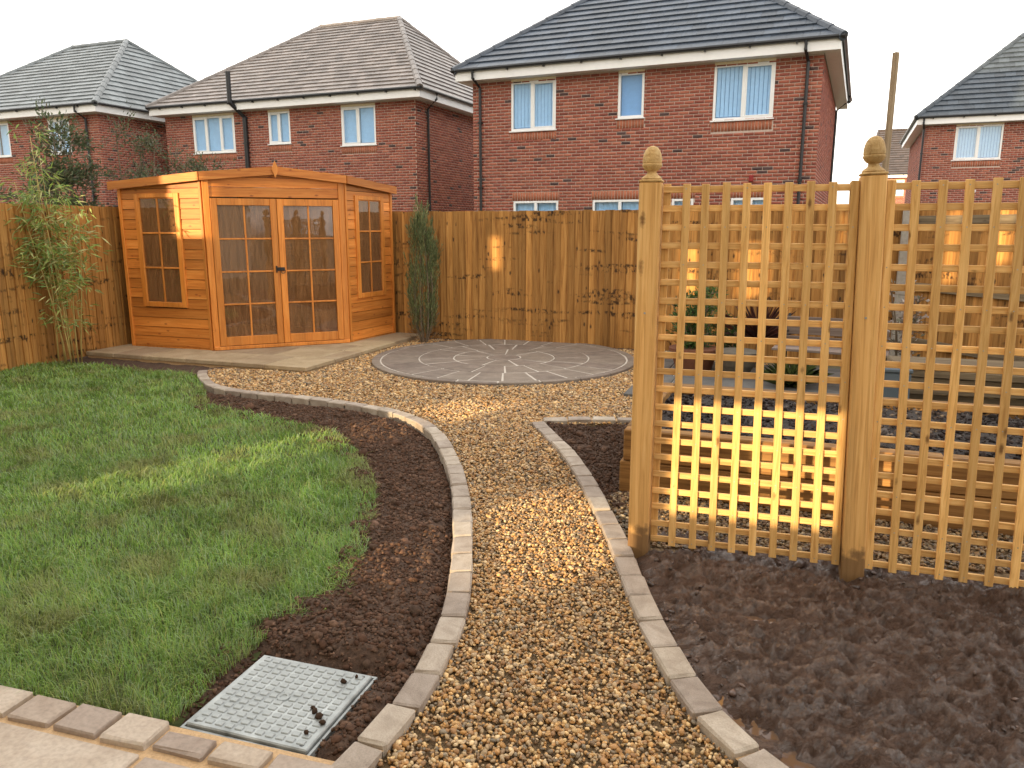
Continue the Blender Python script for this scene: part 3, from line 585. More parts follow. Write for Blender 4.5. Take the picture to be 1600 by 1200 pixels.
# ------------------------------------------------------------------ trellis
A, B = np.array((.640, 3.634)), np.array((1.588, 3.347)); td = (B-A)/np.hypot(*(B-A)); tr = math.atan2(td[1], td[0]); td2 = np.array((.938, -.346)); C3_ = B+td2*1.01
LEAN = 1.9       # the second post has settled a little towards the path
def post(p, label, h, lean=0):
    t = thing('trellis_post', label, 'post', (float(p[0]), float(p[1]), 0), tr); t.rotation_euler = (0, -R(lean), tr)
    mb = MB(); mb.box(-.05, .05, -.05, .05, -.1, h, .006); mb.build('shaft', POST, t)
    mb = MB(); mb.box(-.052, .052, -.052, .052, h+.001, h+.012, .004); mb.lathe([(.044, .010), (.047, .018), (.040, .026), (.026, .036), (.021, .044), (.021, .049), (.030, .054), (.039, .064), (.0445, .074), (.045, .080), (.042, .083), (.044, .089), (.0435, .105), (.040, .124), (.033, .142), (.022, .155), (.009, .161), (.001, .162)], 26, (0, 0, h))
    mb.build('acorn_finial', TREL, t, smooth=False)
    mb = MB(); mb.tube([(-.005, -.0500, h*.67), (-.005, -.054, h*.67)], .005, 8); mb.build('screw_head', GALV, t); return t
post(A, 'trellis post with acorn finial standing at the gravel path end of the lattice', 1.80)
post(B, 'trellis post with acorn finial between the two lattice panels', 1.815, LEAN)
post(C3_, 'trellis post at the far end of the second lattice panel', 1.815, LEAN)
def lattice(p0, p1, label, ncol, first_behind, l0=0, l1=0):
    d = np.array(p1)-np.array(p0); L = float(np.hypot(*d))-.104; dn = d/np.hypot(*d); o = np.array(p0)+dn*.052
    t = thing('lattice_trellis', label, 'trellis', (float(o[0]), float(o[1]), 0), math.atan2(d[1], d[0])); r = random.Random(ncol+len(label))
    zs = [.075+i*(1.79-.075-.02)/20 for i in range(21)]
    for i, z in enumerate(zs):
        mb = MB(); q = r.uniform(-.003, .003); wv = .0145
        mb.box(.004-z*math.tan(R(l0)), L-.004-z*math.tan(R(l1)), -.007, .007, z-wv+q, z+wv+q, .002); mb.build('cross_slat', TRELH, t)
    for i in range(ncol):
        x = .019+i*(L-.038)/(ncol-1); q = r.uniform(-.003, .003); bh = first_behind and i == 0
        mb = MB(); mb.box(x-.017, x+.017, *((.0075, .022) if bh else (-.0225, -.0075)), .052+r.uniform(-.004, .004), 1.792+r.uniform(-.003, .004), .002); ln_ = math.tan(R(l0+(l1-l0)*i/(ncol-1))); mb.v = [(a+(q if c > 1 else -q)-c*ln_, b, c) for a, b, c in mb.v]; mb.build('upright_slat', TRELV, t)
        if i == ncol-1 or (i == 0 and not first_behind):
            mb = MB(); mb.box(x-.017, x+.017, .0075, .022, .055, 1.79, .002); mb.v = [(a-c*ln_, b, c) for a, b, c in mb.v]; mb.build('upright_slat', TRELV, t)
        for z in zs[::2]:
            if bh or r.random() < .35: continue
            mb = MB(); mb.tube([(x-z*ln_, -.0224, z), (x-z*ln_, -.0236, z)], .0028, 6); mb.build('nail_head', GALV, t)
lattice(A, B, 'square lattice trellis panel next to the gravel path', 10, True, 0, LEAN)
lattice(B, C3_, 'square lattice trellis panel in front of the stacked planks', 10, False, LEAN, LEAN)

# ------------------------------------------------------------------ raised bed of sleepers
rbz = -R(20); rb = thing('raised_bed', 'raised bed of stacked timber sleepers filled with dark bark behind the trellis', 'raised bed', (.66, 4.52, 0), rbz)
for lv in (0, 1):
    z0 = lv*.2+.002; xs = [(0, 2.38), (2.39, 4.3)] if lv == 0 else [(.02, 1.75), (1.76, 4.3)]
    for a, b in xs: mb = MB(); mb.box(a, b, 0, .1, z0, z0+.196, .007); mb.build('sleeper', SLEEP, rb)
    mb = MB(); mb.box(.012 if lv else .004, .104, .106, 1.55, z0, z0+.194, .007); mb.build('sleeper', SLEEP, rb)
    mb = MB(); mb.box(.11, 4.3, 1.45, 1.55, z0, z0+.194, .007); mb.build('sleeper', SLEEP, rb)
X, Y = np.meshgrid(np.arange(.1, 4.3, .035), np.arange(.095, 1.46, .035)); Q = np.stack([X.ravel(), Y.ravel()], 1); ny, nx = X.shape; ii = np.arange(nx*ny).reshape(ny, nx)
npmesh('bark_fill', np.column_stack([Q, .34+.02*vnoise(Q, 6, 3)]), np.stack([ii[:-1,:-1].ravel(), ii[:-1,1:].ravel(), ii[1:,1:].ravel(), ii[1:,:-1].ravel()], 1), BARK, parent=rb)
n = 5000; P = np.column_stack([rng.uniform(.12, 4.2, n), rng.uniform(.12, 1.43, n)])
o = pebbles(P, .35+rng.uniform(-.01, .015, n), rng.lognormal(math.log(.011), .4, n), np.array([(.04,.03,.026), (.06,.046,.042), (.03,.022,.02), (.09,.075,.068)]), SOILT, 'bark_chips', None, None, .4, .3)
o.parent = rb

# ------------------------------------------------------------------ summerhouse
BZ = .066
sh = thing('summerhouse', 'orange stained corner summerhouse with glazed double doors on a slab base', 'summerhouse', (0, 0, BZ), -GT)
SA, SBp, SCp, SD = (-8.15, 7.76), (-6.86, 7.78), (-5.62, 8.98), (-5.52, 10.04); SK = (-8.15, 10.04)
MX = ((SBp[0]+SCp[0])/2, (SBp[1]+SCp[1])/2)
rdir = np.array(SK)-np.array(MX); rdir = rdir/np.hypot(*rdir); rn = np.array([-rdir[1], rdir[0]])
def roofz(p): return 2.25-.10*abs(float(np.dot(np.array(p)-np.array(MX), rn)))
def wall_panel(p, q, win, door=False):
    d = np.array(q)-np.array(p); L = float(np.hypot(*d)); rz = math.atan2(d[1], d[0]); loc = (p[0], p[1], 0); r = random.Random(int(L*1000))
    top = lambda u: roofz(np.array(p)+d*(u/L))-.02
    bh = .124; z = .02; k = 0
    while z < 2.4:
        segs = [(.035, L-.035)]
        if win and z+bh*.5 > win[2] and z+bh*.5 < win[3]: segs = [(.035, win[0]), (win[1], L-.035)]
        for a, b in segs:
            if b-a < .02: continue
            cuts = sorted({a, b} | ({L/2} if door and a < L/2 < b else set()))
            lo = [(u, z+.003) for u in cuts]; hi = [(u, min(z+bh-.003, top(u))) for u in cuts]
            if max(h[1] for h in hi) < z+.02: continue
            hi = [(u, max(h, z+.003)) for u, h in hi]
            poly = lo+hi[::-1]; nn = len(poly); y0 = -.018+r.uniform(-.001, .001)
            v = [(u, 0, h) for u, h in poly]+[(u, y0+(.008 if h > z+.05 else 0), h) for u, h in poly]
            f = [tuple(range(nn)), tuple(range(nn, 2*nn))[::-1]]+[((i+1) % nn, i, nn+i, nn+(i+1) % nn) for i in range(nn)]
            mb = MB(); mb.add(v, f); mb.build('board', SHEDH, sh, loc=loc, rz=rz)
        z += bh; k += 1
    if win:      # timber window
        a, b, z0, z1 = win; nC, nR = 2, 3; fw = .055
        fr = MB()
        fr.box(a-.02, a+fw, -.036, .02, z0-.02, z1+.02, .004); fr.box(b-fw, b+.02, -.036, .02, z0-.02, z1+.02, .004)
        fr.box(a+fw+.001, b-fw-.001, -.034, .02, z1-fw+.02, z1+.018, .004); fr.box(a+fw+.001, b-fw-.001, -.038, .02, z0-.02, z0+fw-.01, .004)
        w_ = fr.build('window', SHEDV, sh, loc=loc, rz=rz)
        glaze(w_, a+fw, b-fw, z0+fw-.01, z1-fw+.02, nC, nR)
    return loc, rz, L
def glaze(par, a, b, z0, z1, nC, nR):
    for i in range(1, nC): x = a+(b-a)*i/nC; mb = MB(); mb.box(x-.011, x+.011, -.026, -.004, z0, z1, .003); mb.build('glazing_bar', SHEDV, par)
    for i in range(1, nR):
        z = z0+(z1-z0)*i/nR
        for c in range(nC):
            x0 = a+(b-a)*c/nC+(.0115 if c else 0); x1 = a+(b-a)*(c+1)/nC-(.0115 if c < nC-1 else 0); mb = MB(); mb.box(x0, x1, -.0255, -.0045, z-.010, z+.010, .003); mb.build('glazing_bar', SHEDV, par)
    for c in range(nC):
        for i in range(nR):
            x0 = a+(b-a)*c/nC; x1 = a+(b-a)*(c+1)/nC; y0 = z0+(z1-z0)*i/nR; y1 = z0+(z1-z0)*(i+1)/nR; mb = MB()
            mb.box(x0+.001, x1-.001, -.0155, -.0125, y0+.001, y1-.001); mb.build('pane', SGLASS, par)
wall_panel(SA, SBp, (.27, .93, .55, 1.93)); wall_panel(SCp, SD, (.22, .84, .60, 1.93))
dl, drz, DL = wall_panel(SBp, SCp, (.085, DL0 := float(np.hypot(SCp[0]-SBp[0], SCp[1]-SBp[1]))-.085, -.1, 1.86) if False else None, True) if False else ((SBp[0], SBp[1], 0), math.atan2(SCp[1]-SBp[1], SCp[0]-SBp[0]), float(np.hypot(SCp[0]-SBp[0], SCp[1]-SBp[1])))
# boards over the doors
top = lambda u: roofz(np.array(SBp)+(np.array(SCp)-np.array(SBp))*(u/DL))-.02
z = 1.90
for k in range(4):
    cuts = [.05, DL/2, DL-.05]; hi = [min(z+.12, top(u)) for u in cuts]
    if max(hi) < z+.02: break
    poly = [(u, z+.0015) for u in cuts]+[(u, max(h-.0015, z+.003)) for u, h in zip(cuts, hi)][::-1]; nn = 6
    v = [(u, 0, h) for u, h in poly]+[(u, -.018, h) for u, h in poly]; f = [tuple(range(nn)), tuple(range(nn, 2*nn))[::-1]]+[((i+1) % nn, i, nn+i, nn+(i+1) % nn) for i in range(nn)]
    mb = MB(); mb.add(v, f); mb.build('board', SHEDH, sh, loc=dl, rz=drz); z += .122
for (a, b) in ((.0, .075), (DL-.075, DL)):
    mb = MB(); mb.box(a, b, -.035, .03, .0, top(a+.03)-.005, .004); mb.build('corner_post', SHEDV, sh, loc=dl, rz=drz)
mb = MB(); mb.box(.0, DL, -.05, .03, -.0, .045, .006); mb.build('threshold', SHEDV, sh, loc=dl, rz=drz)
for s, (a, b) in enumerate(((.079, DL/2-.003), (DL/2+.003, DL-.079))):
    mb = MB(); st = .078
    mb.box(a, a+st, -.045, -.003, .05, 1.885, .004); mb.box(b-st, b, -.045, -.003, .05, 1.885, .004); mb.box(a+st+.001, b-st-.001, -.043, -.003, 1.80, 1.884, .004); mb.box(a+st+.001, b-st-.001, -.043, -.003, .051, .165, .004)
    dr = mb.build('door', SHEDV, sh, loc=dl, rz=drz); glaze(dr, a+st, b-st, .166, 1.799, 2, 4)
    if s == 1:
        mb = MB(); mb.box(a-.035, a+.055, -.056, -.046, .985, 1.03, .003); mb.tube([(a+.03, -.056, 1.0), (a+.03, -.075, 1.0)], .008, 8)
        ring = [(a+.03+.026*math.cos(t), -.072, .98+.026*math.sin(t)) for t in np.linspace(0, 2*math.pi, 15)]; mb.tube(ring, .0055, 6); mb.box(a-.055, a-.037, -.062, -.046, .965, 1.05, .003); mb.build('latch', IRON, dr)
# corner trims, skirting, fascia, roof, inside
for p, q in ((SA, SBp), (SCp, SD)):
    d = np.array(q)-np.array(p); L = float(np.hypot(*d)); rz = math.atan2(d[1], d[0])
    for u in ((0,) if p == SA else (L,)): 
        mb = MB(); mb.box(u-.012 if u == 0 else u-.036, u+.036 if u == 0 else u+.012, -.03, .03, .0, roofz(p if u == 0 else q)-.03, .004); mb.build('corner_post', SHEDV, sh, loc=(p[0], p[1], 0), rz=rz)
    u = L if p == SA else 0
    mb = MB(); mb.box(u-.04 if u else .0, u-.002 if u else .04, -.026, .03, .0, roofz(q if u else p)-.03, .004); mb.build('corner_post', SHEDV, sh, loc=(p[0], p[1], 0), rz=rz)
    mb = MB(); mb.box(0, L, -.012, .03, -.002, .019); mb.build('bearer', SHEDV, sh, loc=(p[0], p[1], 0), rz=rz)
poly = [SA, SBp, MX, SCp, SD]; OH = .075
def offp(i):
    p = np.array(poly[i]); ns = []
    for (a, b) in ((i-1, i), (i, i+1)):
        if a < 0 or b > 4: continue
        d = np.array(poly[b])-np.array(poly[a]); ns.append(np.array([d[1], -d[0]])/np.hypot(*d))
    if len(ns) == 1:
        d = np.array(poly[1])-np.array(poly[0]) if i == 0 else np.array(poly[4])-np.array(poly[3]); d = d/np.hypot(*d); return p+ns[0]*OH+d*(-OH*1.3 if i == 0 else OH*.6)
    m = (ns[0]+ns[1]); m = m/np.hypot(*m); return p+m*OH/float(np.dot(m, ns[0]))
OP = [offp(i) for i in range(5)]
for i in range(4):
    a, b = OP[i], OP[i+1]; L = float(np.hypot(*(b-a))); za, zb = roofz(a), roofz(b); v = []
    for (x, zt) in ((.0015, za), (L-.0015, zb)):
        for y in (0, -.018): v += [(x, y, zt-.07), (x, y, zt+.03)]
    mb = MB(); mb.add(v, [(0,1,5,4), (2,6,7,3), (1,3,7,5), (0,4,6,2), (0,2,3,1), (4,5,7,6)]); mb.build('fascia', SHEDH, sh, loc=(float(a[0]), float(a[1]), 0), rz=math.atan2(b[1]-a[1], b[0]-a[0]))
dm = OP[2]; dd_ = np.array(SCp)-np.array(SBp); rzd = math.atan2(dd_[1], dd_[0])
mb = MB(); v = [(0, -.040, .085), (.045, -.040, -.015), (0, -.040, -.125), (-.045, -.040, -.015)]; v = v+[(x, -.0195, z) for x, y, z in v]
mb.add(v, [(0,3,2,1), (4,5,6,7)]+[(i, (i+1) % 4, 4+(i+1) % 4, 4+i) for i in range(4)]); mb.build('diamond_finial', SHEDV, sh, loc=(dm[0], dm[1], roofz(dm)+.01), rz=rzd)
kb = (SK[0]-.03, SK[1]+.03); RP = [OP[0], OP[1], OP[2]]; mb = MB()
for tri in (([*OP[0]], [*OP[1]], [*OP[2]], [*kb], [OP[0][0], kb[1]-.02]), ):
    pass
lp = [OP[0], OP[1], OP[2], np.array(kb)]; rp_ = [OP[2], OP[3], OP[4], np.array((OP[4][0], kb[1])), np.array(kb)]
for pl_ in (lp, rp_):
    n = len(pl_); v = [(p[0], p[1], roofz(p)+.002) for p in pl_]+[(p[0], p[1], roofz(p)+.02) for p in pl_]
    mb.add(v, [tuple(range(n))[::-1], tuple(range(n, 2*n))]+[(i, (i+1) % n, n+(i+1) % n, n+i) for i in range(n)])
mb.build('roof', FELT, sh)
mb = MB(); mb.box(SK[0]-.02, SK[0], SA[1], SK[1], 0, 2.06); mb.box(SK[0], SD[0], SK[1], SK[1]+.02, 0, 2.06); mb.build('back_wall', SHEDIN, sh)
mb = MB(); mb.prism([SA, SBp, SCp, SD, SK], .002, .02); mb.build('floor', SHEDIN, sh)

# ------------------------------------------------------------------ houses
BC = [((.31,.098,.064), 10), ((.275,.084,.058), 8), ((.34,.118,.076), 6), ((.24,.072,.052), 4), ((.085,.05,.048), .9)]
def wallgrid(mb, L, H, ops, y0, y1, z00=0):
    xs = sorted({0, L} | {v for o in ops for v in o[:2]}); zs = sorted({z00, H} | {min(max(v, z00), H) for o in ops for v in o[2:4]})
    for i in range(len(xs)-1):
        for j in range(len(zs)-1):
            cx, cz = (xs[i]+xs[i+1])/2, (zs[j]+zs[j+1])/2
            if any(o[0] < cx < o[1] and o[2] < cz < o[3] for o in ops): continue
            mb.box(xs[i], xs[i+1], y0, y1, zs[j], zs[j+1])
def bricks(L, H, ops, sold, seed, dark=1.0, pal=None):
    r = random.Random(seed); V = []; F = []; T = []; cs = [c for c, _ in BC]; ws = [wt*(dark if i == 4 else 1) for i, (_, wt) in enumerate(BC)]
    def put(a, b, z0, z1, c):
        o = len(V); y = -.0045+r.uniform(-.0015, .0015)
        V.extend([(a, 0, z0), (b, 0, z0), (b, 0, z1), (a, 0, z1), (a, y, z0), (b, y, z0), (b, y, z1), (a, y, z1)])
        F.extend([(o+4, o+5, o+6, o+7), (o, o+1, o+5, o+4), (o+1, o+2, o+6, o+5), (o+2, o+3, o+7, o+6), (o+3, o, o+4, o+7)])
        k = r.uniform(.85, 1.15); T.extend([(c[0]*k, c[1]*k, c[2]*k)]*8)
    blk = list(ops)+list(sold); nrow = int(H/.075)
    for j in range(nrow):
        z0 = j*.075; z1 = z0+.062; x = -.1125 if j % 2 else 0
        while x < L:
            a, b = max(x, 0), min(x+.212, L); x += .225
            segs = [(a, b)]
            for o in blk:
                if o[2] < (z0+z1)/2 < o[3]:
                    ns = []
                    for (p, q) in segs:
                        if q <= o[0] or p >= o[1]: ns.append((p, q))
                        else:
                            if p < o[0]-.02: ns.append((p, o[0]-.006))
                            if q > o[1]+.02: ns.append((o[1]+.006, q))
                    segs = ns
            for (p, q) in segs:
                if q-p > .02: put(p, q, z0, z1, r.choices(cs, ws)[0])
    for o in sold:
        x = o[0]
        while x < o[1]-.03: put(x+.004, min(x+.066, o[1]), o[2]+.004, o[3]-.004, (.36, .125, .07)); x += .0735
    return V, F, T
def house(name, label, org, th, W, s, h, rise, wins, tilec, sides='LR', pipes=(), single=0, seed=1, dark=1.0, g=.30, tw=.33, fl=0):
    hs = thing(name, label, 'house', (org[0], org[1], 0), -R(th)); OHg = .33; EZ = 5.3; D = 2*s-2*OHg
    ops = [(x0, x1, z0, z1) for (x0, x1, z0, z1, *_) in wins]
    sold = []
    for (x0, x1, z0, z1, *_) in wins:
        if z0 > 3: sold.append((x0-.02, x1+.02, z0-.245, z0-.03))
        else: sold.append((x0-.03, x1+.03, z1+.0, z1+.215))
    mb = MB(); wallgrid(mb, W, EZ, ops, 0, .2); wl = mb.build('wall', MORTAR, hs)
    V, F, T = bricks(W, EZ-.1, ops, sold, seed, dark); npmesh('bricks', V, F, BRICK, T, parent=wl, kind='stuff')
    mb = MB(); mb.box(W-.2, W, .2, D, 0, EZ); wr = mb.build('wall', MORTAR, hs); mb = MB(); mb.box(0, .2, .2, D, 0, EZ); wlf = mb.build('wall', MORTAR, hs); mb = MB(); mb.box(.2, W-.2, D-.2, D, 0, EZ); mb.build('wall', MORTAR, hs)
    for sd in sides:
        V, F, T = bricks(D, EZ-.07, [], [], seed+5, dark); V = np.array(V)
        Q = np.column_stack([W-V[:,1], V[:,0], V[:,2]]) if sd == 'R' else np.column_stack([V[:,1], D-V[:,0], V[:,2]])
        npmesh('bricks', Q, F, BRICK, T, parent=wr if sd == 'R' else wlf, kind='stuff')
    # fascia, soffit, gutter
    x0, x1, y0, y1 = -OHg, W+OHg, -OHg, D+OHg
    mb = MB(); mb.box(x0, x1, y0, y0+.02, EZ-.11, EZ+.13); mb.box(x0, x0+.02, y0+.021, y1, EZ-.11, EZ+.13); mb.box(x1-.02, x1, y0+.021, y1, EZ-.11, EZ+.13); mb.build('fascia', UPVC, hs)
    mb = MB(); mb.box(x0+.02, x1-.02, y0+.021, -.013, EZ-.106, EZ-.095); mb.box(x0+.021, -.013, 0, y1, EZ-.106, EZ-.095); mb.box(W+.013, x1-.021, 0, y1, EZ-.106, EZ-.095); mb.build('soffit', UPVC, hs)
    mb = MB(); gy = y0-.055
    mb.tube([(x0-.06, gy, EZ+.135), (x1+.06, gy, EZ+.135)], .044, 8); mb.tube([(x1+.06, gy+.01, EZ+.135), (x1+.06, y1, EZ+.135)], .044, 8); mb.tube([(x0-.06, gy+.01, EZ+.135), (x0-.06, y1, EZ+.135)], .052, 8); mb.build('gutter', BLACKP, hs)
    x = x0+.5
    while x < x1: mb = MB(); mb.box(x-.018, x+.018, gy-.03, y0-.001, EZ+.06, EZ+.095); mb.build('gutter_bracket', BLACKP, hs); x += .95
    # roof body and tiles
    zr = EZ+.13; e = .02
    cor = [(x0-.04, y0-.04), (x1+.04, y0-.04), (x1+.04, y1+.04), (x0-.04, y1+.04)]; ym = (y0+y1)/2; ra, rb_ = (x0+h, ym, zr+rise), (x1-h, ym, zr+rise)
    v = [(p[0], p[1], zr) for p in cor]+[ra, rb_]; mb = MB(); mb.add(v, [(3,2,1,0), (0,1,5,4), (1,2,5), (2,3,4,5), (3,0,4)]); rf = mb.build('roof', TILE if False else FELT, hs)
    tp = []
    def plane(A3, B3, C3, D3, so):     # eave A->B, ridge D..C above; rows of tiles clipped at the hips
        A3, B3, C3, D3 = map(Vector, (A3, B3, C3, D3)); U = (B3-A3); Wd = U.length; U.normalize(); mid = (C3+D3)/2-A3; S = mid-U*mid.dot(U); Ls = S.length; S.normalize(); N = U.cross(S)
        lo_t = (D3-A3).dot(U); hi_t = (C3-A3).dot(U); k = 0
        while k*g < Ls:
            s0 = k*g; s1 = min(s0+g*1.15, Ls); xa = lambda q: lo_t*q/Ls; xb = lambda q: Wd+(hi_t-Wd)*q/Ls
            x = -tw*(.5 if k % 2 else 0)
            while x < Wd:
                a0, b0 = max(x, xa(s0)), min(x+tw-.004, xb(s0)); a1, b1 = max(x, xa(s1)), min(x+tw-.004, xb(s1)); x += tw
                if b0-a0 < .03: continue
                if b1 < a1: a1 = b1 = min(max((a1+b1)/2, xa(s1)), xb(s1))
                jt = random.uniform(0, .004)
                pts = [A3+U*a0+S*s0+N*(.004), A3+U*b0+S*s0+N*.004, A3+U*b1+S*s1+N*.002, A3+U*a1+S*s1+N*.002, A3+U*a0+S*s0+N*(.052+jt), A3+U*b0+S*s0+N*(.052+jt), A3+U*b1+S*s1+N*.012, A3+U*a1+S*s1+N*.012]
                tp.append((pts, so))
            k += 1
    plane(v[0], v[1], v[5], v[4], 0)
    if 'R' in sides: plane(v[1], v[2], v[5], v[5], 1)
    if 'L' in sides: plane(v[3], v[0], v[4], v[4], 1)
    fa = [(3,2,1,0), (4,5,6,7), (0,1,5,4), (1,2,6,5), (2,3,7,6), (3,0,4,7)]; rest = MB(); cnt = 0
    for pts, so in tp:
        if single and so == 0 and cnt < single:
            mb = MB(); mb.add(pts, fa); mb.build('roof_tile', TILEO, rf); cnt += 1
        else:
            k = random.uniform(.72, 1.28); rest.add(pts, fa, tuple(c*k for c in tilec))
    rest.build('roof_tiles', TILE, rf, kind='stuff')
    mb = MB()
    for (p, q) in ((v[0], ra), (v[1], rb_), (v[2], rb_), (v[3], ra), (ra, rb_)):
        P_, Q_ = Vector(p), Vector(q); n = max(1, int((Q_-P_).length/.42))
        for i in range(n):
            a = P_.lerp(Q_, i/n); b = P_.lerp(Q_, (i+1)/n+.01); kc = random.uniform(.7, 1.0); mb.tube([a+Vector((0,0,.0+.006*(i % 2))), b+Vector((0,0,.0))], [.105, .095], 8, tuple(c*kc for c in tilec))
    mb.build('ridge_caps', TILE, rf)
    # windows
    for (x0, x1, z0, z1, cols, kind) in wins:
        fw = .055; mb = MB(); yb, yf = .075, -.004
        mb.box(x0, x0+fw, yf, yb, z0, z1, .006); mb.box(x1-fw, x1, yf, yb, z0, z1, .006); mb.box(x0+fw, x1-fw, yf, yb, z1-fw, z1, .006); mb.box(x0+fw, x1-fw, yf, yb, z0, z0+fw, .006)
        wn = mb.build('window', UPVC, hs); ed = [x0+fw]+[x0+(x1-x0)*c for c in cols]+[x1-fw]
        for c in cols: xx = x0+(x1-x0)*c; mb = MB(); mb.box(xx-.038, xx+.038, yf+.001, yb-.002, z0+fw+.001, z1-fw-.001, .006); mb.build('mullion', UPVC, wn)
        for i in range(len(ed)-1):
            a = ed[i]+(.038 if i else 0); b = ed[i+1]-(.038 if i < len(ed)-2 else 0)
            if (i+seed) % 2 == 0 and z0 > 3 and len(ed) > 2:      # opening light with its own sash
                mb = MB(); q = .03
                mb.box(a, a+q, yf-.004, yb-.01, z0+fw, z1-fw, .005); mb.box(b-q, b, yf-.004, yb-.01, z0+fw, z1-fw, .005); mb.box(a+q, b-q, yf-.004, yb-.01, z1-fw-q, z1-fw, .005); mb.box(a+q, b-q, yf-.004, yb-.01, z0+fw, z0+fw+q, .005); mb.build('sash', UPVC, wn)
            mb = MB(); mb.box(a, b, .03, .036, z0+fw, z1-fw); mb.build('pane', PANE, wn)
            if kind == 'vertical':
                n = max(3, int((b-a)/.085)); st = (b-a)/n
                mb = MB(); mb.box(a+.003, b-.003, 0.092, .096, z0+fw, z1-fw); mb.build('sky_tint_backing', BLIND2, wn)
                for j in range(n):
                    M_ = __import__('mathutils').Matrix.Translation((a+st*(j+.5), 0.072, 0)) @ __import__('mathutils').Matrix.Rotation(.22, 4, 'Z'); mb = MB(); mb.box(-st*.42, st*.42, -.001, .001, z0+fw+.03, z1-fw, 0, None, M_); mb.build('blind_slat', BLIND, wn)
            elif kind == 'venetian':
                mb = MB(); z = z0+fw+.02
                while z < z1-fw:
                    mb.add([(a+.01, .062, z+.003), (b-.01, .062, z+.003), (b-.01, .068, z+.034), (a+.01, .068, z+.034)], [(0,1,2,3)]); z += .035
                mb.build('blind_slats', BLIND, wn, kind='stuff'); mb = MB(); mb.box(a+.003, b-.003, 0.092, .096, z0+fw, z1-fw); mb.build('sky_tint_backing', BLIND2, wn)
            elif kind == 'roller':
                zm = z0+(z1-z0)*.52; mb = MB(); mb.box(a+.003, b-.003, .10, .104, zm, z1-fw); mb.build('roller_blind', BLIND, wn); mb = MB(); mb.box(a+.003, b-.003, 0.092, .096, z0+fw, z1-fw); mb.build('sky_tint_backing', BLIND2, wn)
            elif kind == 'curtain':
                mb = MB(); n = 14; vv = []
                for j in range(n+1): vv += [(a+(b-a)*j/n, .12+.012*math.sin(j*2.1), z0+fw), (a+(b-a)*j/n, .12+.012*math.sin(j*2.1+.3), z1-fw)]
                mb.add(vv, [(2*j, 2*j+2, 2*j+3, 2*j+1) for j in range(n)]); mb.build('curtain', BLIND, wn)
        if z0 > 3:
            mb = MB(); mb.box(x0-.05, x1+.03, -.045, .03, z0-.03, z0-.002, .005); mb.build('sill', UPVC, wn)
            mb = MB(); mb.box(x0, x1, -.006, .05, z1+.001, z1+.06); mb.build('head_trim', BUFF, wn)
    for (px, kd) in pipes:
        mb = MB()
        if kd == 'down':
            mb.tube([(px, gy, EZ+.10), (px, gy, EZ-.06), (px+.05, -.06, EZ-.26), (px+.05, -.06, .1)], .036, 10)
        elif kd == 'downside':
            mb.tube([(W+OHg+.06, px, EZ+.10), (W+OHg+.06, px, EZ-.04), (W+.06, px+.05, EZ-.3), (W+.06, px+.05, .1)], .036, 10)
        else:
            mb.tube([(px-.22, y0-.12, EZ+1.0), (px-.22, y0-.12, EZ+.1), (px, -.08, EZ-.32), (px, -.08, .1)], .075, 12)
        pp = mb.build('vent_pipe' if kd == 'vent' else 'downpipe', BLACKP, hs, smooth=False)
        for z in (1.0, 2.6, 4.2):
            if kd == 'downside': continue
            mb = MB(); xx = px+(.05 if kd == 'down' else 0); rr = .05 if kd == 'down' else .078; mb.box(xx-rr, xx+rr, -.06-rr if kd == 'down' else -.08-rr, -.013, z-.02, z+.02); mb.build('pipe_clip', BLACKP, pp)
    mb = MB(); mb.box(.22, W-.22, .6, .62, 0, EZ-.1); mb.build('inner_wall', INSIDE, hs)
    return hs
hc = house('brick_house', 'red brick house with dark slate roof rising behind the paving circle fence', (-.995, 20.645), 24.0, 8.30, 4.5, 4.3, 3.4,
      [(1.07,2.26,3.96,5.13,(.47,),'vertical'), (3.83,4.45,4.12,5.13,(),'roller'), (6.04,7.34,3.95,5.13,(.5,),'vertical'), (1.13,2.35,1.0,2.25,(.5,),'curtain'), (3.25,4.62,.05,2.25,(.5,),'curtain'), (5.2,5.7,1.2,2.25,(),'curtain'), (6.55,7.42,1.0,2.25,(.5,),'curtain')],
      (.052,.066,.09), 'R', ((.18,'down'), (7.95,'down'), (7.4,'downside')), 300, 3)
mb = MB(); mb.box(6.92, 7.02, -.06, -.012, 2.6, 2.74, .015); mb.build('alarm_box', plain('red_box', (.25,.02,.02), .5), hc)
house('brick_house', 'red brick house with brown tiled roof and tall vent pipe behind the summerhouse', (-11.516, 26.736), 22.4, 9.46, 4.92, 3.45, 3.24,
      [(1.17,2.88,3.97,5.1,(.33,.67),'venetian'), (4.23,5.05,4.15,5.1,(.5,),'venetian'), (6.93,8.12,4.0,5.1,(.5,),'venetian'), (1.2,2.9,1.0,2.2,(.5,),'curtain'), (6.9,8.1,1.0,2.2,(.5,),'curtain')],
      (.21,.18,.165), 'R', ((3.38,'vent'), (.6,'downside')), 0, 4, g=.27, tw=.28)  # tile base lightened to stand in for sky sheen
house('brick_house', 'red brick house with slate roof painted pale with sky sheen half hidden by the bamboo', (-21.756, 29.456), 22.75, 9.14, 4.58, 3.48, 3.05,
      [(3.6,4.85,4.0,5.1,(.5,),'curtain'), (6.81,7.81,3.99,5.1,(.5,),'curtain'), (6.7,7.9,1.0,2.2,(.5,),'curtain')], (.16,.18,.19), 'R', ((8.6,'down'),), 0, 6)  # pale tile colour includes painted sky sheen
